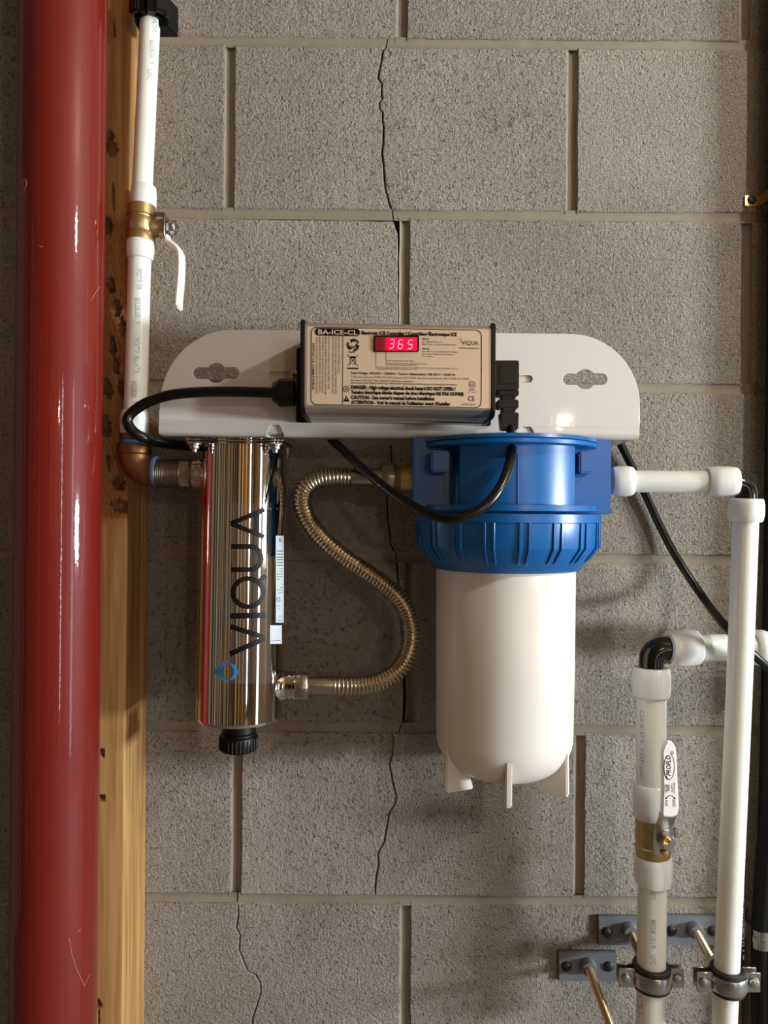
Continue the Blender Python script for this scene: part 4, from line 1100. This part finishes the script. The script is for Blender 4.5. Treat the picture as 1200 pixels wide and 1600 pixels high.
# ------------------------------------------------------------------ right ball valve
def right_valve():
    D = .075; q = S(D)
    t = thing('ball_valve', 'right brass ball valve with printed white lever standing up, on the lower pipe', 'valve', W(1019, 1338, D), 'brass ball valves')
    A = W(1018.5, 1268, D); B = W(1020, 1345, D); ax = (B - A).normalized(); L = (B - A).length
    m = M().lathe(A, ax, [(0, .012), (.001, 25 / q), (L * .24, 26 / q), (L * .28, 24.5 / q), (L * .34, 24.5 / q), (L * .38, 26 / q), (L * .56, 26.5 / q), (L * .58, 25 / q), (L * .66, 25 / q), (L * .68, 26.5 / q), (L * .88, 26 / q), (L * .92, 24 / q), (L, .012)], 44)
    obj('valve_body', m, BRASS, t)
    m = M(); c = W(1034, 1303, D + .01); e = W(1041, 1312, .117)
    m.tube([c, e], [14 / q, 11 / q], 24); obj('stem_boss', m, BRASS, t)
    # steel root of the lever
    secs = [((1031.5, 1269), (1057, 1269), .1285), ((1030, 1279), (1056, 1279), .1275), ((1025.5, 1289), (1052, 1288), .1200), ((1022.5, 1297), (1051.5, 1296), .1175), ((1022, 1315), (1052, 1314), .1170), ((1022, 1331), (1048, 1331), .1170), ((1024, 1336), (1036, 1336), .1170)]
    V = []; Fs = []
    for l, r_, d in secs:
        V += [W(*l, d), W(*r_, d), W(*r_, d) + Vector((0, .0024, 0)), W(*l, d) + Vector((0, .0024, 0))]
    for i in range(len(secs) - 1):
        for j in range(4): Fs.append((i * 4 + j, i * 4 + (j + 1) % 4, (i + 1) * 4 + (j + 1) % 4, (i + 1) * 4 + j))
    Fs += [(0, 1, 2, 3), tuple(range(len(V) - 4, len(V)))]
    m = M().add(V, Fs); m.box(W(1055, 1301, .1165), (.0024, .004, .0045), None, .001)
    obj('lever_root', m, ZINC, t, 30)
    m = M().hexa(W(1040, 1312, .117), (0.06, -1, 0.0), .0075, .0082, .0007, .3); m.lathe(W(1040, 1312, .117), (0.06, -1, 0), [(0, .0088), (.0012, .0088), (.0013, .004)], 24)
    obj('lever_nut', m, ZINC, t)
    m = M().lathe(W(1040.8, 1313, .1245), (0, -1, 0), [(-.004, .0042), (.0022, .0042), (.0028, .0034), (.0022, .0022), (.0022, 0)], 20)
    m.lathe(W(1038, 1331, .117), (0, -1, 0), [(0, .0030), (.004, .0034), (.0055, .0026), (.0058, 0)], 14)
    obj('stem_end', m, GOLD, t)
    # coated lever
    m = M(); DL = .1345
    out = [(1038, 1165), (1041.5, 1159.5), (1046, 1157.5), (1050.5, 1159), (1054.5, 1163.5), (1057, 1171), (1061, 1255), (1061, 1265), (1059, 1272.5), (1055.5, 1277), (1035.5, 1277), (1034.5, 1270), (1036, 1240), (1035, 1176)]
    out = [(1034.5 + (x - 1034.5) * 1.0, y) for x, y in out]
    m.prism([W(x, y, DL) for x, y in out], (0, .0068, 0), .0014, 3)
    lv = obj('lever', m, WHITEH, t, 50)
    # its print
    p = M(); f = lambda x, y: W(x, y, DL + .00015)
    put_text(p, 'PROFLO', 1212.5, 1180, 1047.8, 6.6, f, .025, .25, 90)
    el = [(1045 + 7.3 * math.cos(R(a)), 1199 + 19.5 * math.sin(R(a))) for a in range(95, 250, 10)]
    stroke(p, el, 1.3, f, 1)
    el = [(1046.2 + 7.6 * math.cos(R(a)), 1198 + 19.5 * math.sin(R(a))) for a in range(-70, 100, 10)]
    stroke(p, el, .8, f, 1); stroke(p, [(1041, 1212), (1043, 1217), (1046.5, 1218.5)], 1.2, f, 2)
    stroke(p, arc(1050, 1176.5, 2.4, 2.6, 0, 360, 12)[:-1], .6, f, 1, True); put_text(p, 'R', 1178, 1175.2, 1051.2, 2.6, f, 0, 0, 90)
    put_text(p, 'LISTED', 1238, 1225.5, 1040.6, 1.9, f, .02, 0, 90); put_text(p, 'NSF', 1236, 1226, 1046.3, 3.6, f, .02, 0, 90)
    stroke(p, [(1042, 1225), (1042, 1238)], .6, f, 1); put_text(p, 'cUPC', 1238, 1224, 1051.5, 3.4, f, .0, 0, 90); put_text(p, 'WATERMARK', 1239.5, 1222, 1054.2, 1.6, f, .02, 0, 90)
    put_text(p, 'ON', 1259.6, 1250.5, 1043.3, 4.2, f, .012, 0, 90); put_text(p, 'OFF', 1260.5, 1249.3, 1055.4, 4.2, f, .012, 0, 90)
    stroke(p, arc(1047.5, 1249, 6.2, 5.8, 190, 345, 12), 1.0, f, 1)
    fillpoly(p, [(1039.6, 1249.3), (1042.8, 1247.6), (1040.2, 1245)], f); fillpoly(p, [(1055.5, 1249), (1052.2, 1248), (1054.5, 1245)], f)
    obj('lever_print', p, INK, lv, 0)
right_valve()

# ------------------------------------------------------------------ wall plates with threaded rods
def wall_plate(label, px, py, hw, hh, nip, holes, tip):
    t = thing('wall_plate', label, 'wall plate', W(px, py + hh, .0), 'grey wall plates with rods')
    D = .0055
    m = M().prism([W(x, y, D) for x, y in ((px - hw, py - hh), (px + hw, py - hh + .7), (px + hw, py + hh + .7), (px - hw, py + hh))], (0, D - .0006, 0), .0008)
    obj('plate', m, GALV, t)
    b = W(*nip, D)
    m = M().lathe(b, (0, -1, 0), [(-.001, .0098), (.004, .0092), (.0085, .0086), (.0095, .0078), (.0095, .0040)], 28)
    obj('socket', m, GALV, t)
    for hx, hy in holes:
        m = M().lathe(W(hx, hy, D), (0, -1, 0), [(0, .0062), (.0006, .0062), (.001, .0056), (.0022, .0050), (.003, .0038), (.0032, 0)], 20)
        m.box(W(hx, hy, D + .0032), (.0030, .0005, .0006), Matrix.Rotation(R(35), 3, 'Y'))
        obj('screw', m, RUBBER, t)
    e = W(*tip)
    m = M(); s = b + Vector((0, -.004, 0)); n = 60; dv = (e - s)
    Q = []; rr_ = []
    for i in range(n * 2 + 1):
        Q.append(s + dv * i / (n * 2)); rr_.append(.0043 if i % 2 else .0048)
    m.tube(Q, rr_, 14); obj('threaded_rod', m, ZROD, t, 60)
wall_plate('grey wall plate behind the valved pipe, its rod reaching the left clamp', 982, 1454.5, 47, 22.8, (983, 1452), [(948, 1456), (1016, 1456.5)], (1012, 1522, .052))
wall_plate('grey wall plate between the two white risers, its rod reaching the right clamp', 1082, 1453.5, 46.5, 23, (1084.5, 1451.5), [(1049, 1454), (1113.5, 1454)], (1122, 1519, .080))
wall_plate('lowest grey wall plate, its bare rod running out of the bottom of the picture', 918, 1510, 45, 23.3, (918, 1508), [(885, 1510), (951, 1510)], (957.5, 1612, .104))

# ------------------------------------------------------------------ pipe clamps
def clamp(label, px, py, dep, rpx, lt, rt):
    t = thing('pipe_clamp', label, 'pipe clamp', W(px, py + 20, dep), 'zinc pipe clamps with rubber lining')
    q = S(dep); C = W(px, py, dep); r = rpx / q
    m = M().lathe(C, (0.02, 0, 1), [(-.0125, r), (-.0125, r + .0035), (-.0115, r + .0045), (.0115, r + .0045), (.0125, r + .0035), (.0125, r), (-.0125, r)], 48)
    obj('rubber_lining', m, RUBBER, t)
    for nm, s in (('front_band', -1), ('rear_band', 1)):
        m = M(); rb = r + .0047
        prof = [(-.0078, rb), (-.0078, rb + .0012), (-.006, rb + .002), (.006, rb + .002), (.0078, rb + .0012), (.0078, rb), (-.0078, rb)]
        m.lathe(C, (0.02, 0, 1), prof, 30, R(8), R(172), True, (1, 0, 0)) if s > 0 else m.lathe(C, (0.02, 0, 1), prof, 30, R(188), R(352), True, (1, 0, 0))
        for sg, ext in ((-1, lt), (1, rt)):
            x0 = rb * .96; x1 = rb + ext / q; zt = .0102
            P = [C + Vector((sg * x0, s * .0035, -zt)), C + Vector((sg * x1, s * .0035, -zt)), C + Vector((sg * x1, s * .0035, zt)), C + Vector((sg * x0, s * .0035, zt))]
            m.prism(P, (0, s * .0020, 0), .0005, 1)
        obj(nm, m, ZINC, t)
    for sg, ext in ((-1, lt), (1, rt)):
        o = C + Vector((sg * (r + .0047 + ext / q * .52), -.0055, 0))
        m = M().lathe(o, (0, -1, 0), [(0, .0056), (.0012, .0056), (.003, .0048), (.0038, .0030), (.0039, 0)], 22)
        m.box(o + Vector((0, -.0036, 0)), (.0036, .0006, .0007), Matrix.Rotation(R(30), 3, 'Y'))
        m.tube([o, o + Vector((0, .016, 0))], .0026, 12); obj('clamp_screw', m, ZINC, t)
    m = M().lathe(C + Vector((0, r + .006, 0)), (0, 1, 0), [(-.001, .0085), (.006, .0085), (.0065, .007), (.012, .007), (.012, .0045)], 6); obj('rod_nut', m, ZINC, t, 20)
clamp('left zinc pipe clamp with black rubber, round the lower valved pipe', 1017.5, 1524, .075, 22, 24, 20)
clamp('right zinc pipe clamp with black rubber, round the tall riser', 1136, 1530, .110, 19.2, 24, 22)

# ------------------------------------------------------------------ black conduit and its straps
cpts = [(1217, -40, .02), (1214, 300, .02), (1210, 650, .02), (1205, 1000, .02), (1198, 1280, .02), (1188.5, 1440, .021), (1187.5, 1540, .02), (1189, 1640, .02)]
Pq = curve([W(*p) for p in cpts], 10)
tag(obj('conduit', M().tube(Pq, 13.0 / S(.02), 24), BLACK), 'black cable conduit running down the wall at the right edge', 'conduit')
def strap(label, cx, cy, tabx, w, metal, scr):
    t = thing('conduit_strap', label, 'strap', W(tabx, cy + w, 0), 'one hole conduit straps')
    c = W(cx, cy, .02); c.z = W(tabx, cy, .003).z; r0 = 13.4 / S(.02); h = w / S(.01)
    m = M()
    prof = [(-h, r0), (-h, r0 + .0013), (h, r0 + .0013), (h, r0), (-h, r0)]
    m.lathe(c, (0, 0, 1), prof, 24, R(200), R(360), True, (1, 0, 0))
    m.lathe(c, (0, 0, 1), [(-h * .35, r0 + .001), (-h * .3, r0 + .0024), (h * .3, r0 + .0024), (h * .35, r0 + .001)], 24, R(200), R(350), True, (1, 0, 0))
    e = W(tabx, cy, .003); xr = c.x - r0 * .94
    m.prism([Vector((e.x, -.0005, c.z - h)), Vector((xr, -.0005, c.z - h)), Vector((xr, -.0005, c.z + h)), Vector((e.x, -.0005, c.z + h))], (0, -.0018, 0), .0005, 1)
    m.box((xr + .0005, -.011, c.z), (.0011, .0105, h), None, .0004)
    obj('strap_band', m, metal, t)
    if scr:
        p = W(*scr, .0025); m = M().lathe(p, (0, -1, 0), [(0, .0056), (.001, .0056), (.0026, .0042), (.003, 0)], 6); obj('screw', m, RUBBER, t, 20)
strap('upper brassy strap with dark screw, on the wall at the right edge', 1213, 313, 1164, 9, mat('yellow_zinc', (196, 164, 110), .35, 1.0, mottle=.15, mscale=120), (1175, 312))
strap('lower zinc strap round the black conduit, beside the tall riser', 1188.5, 1451, 1160, 14, ZINC, None)
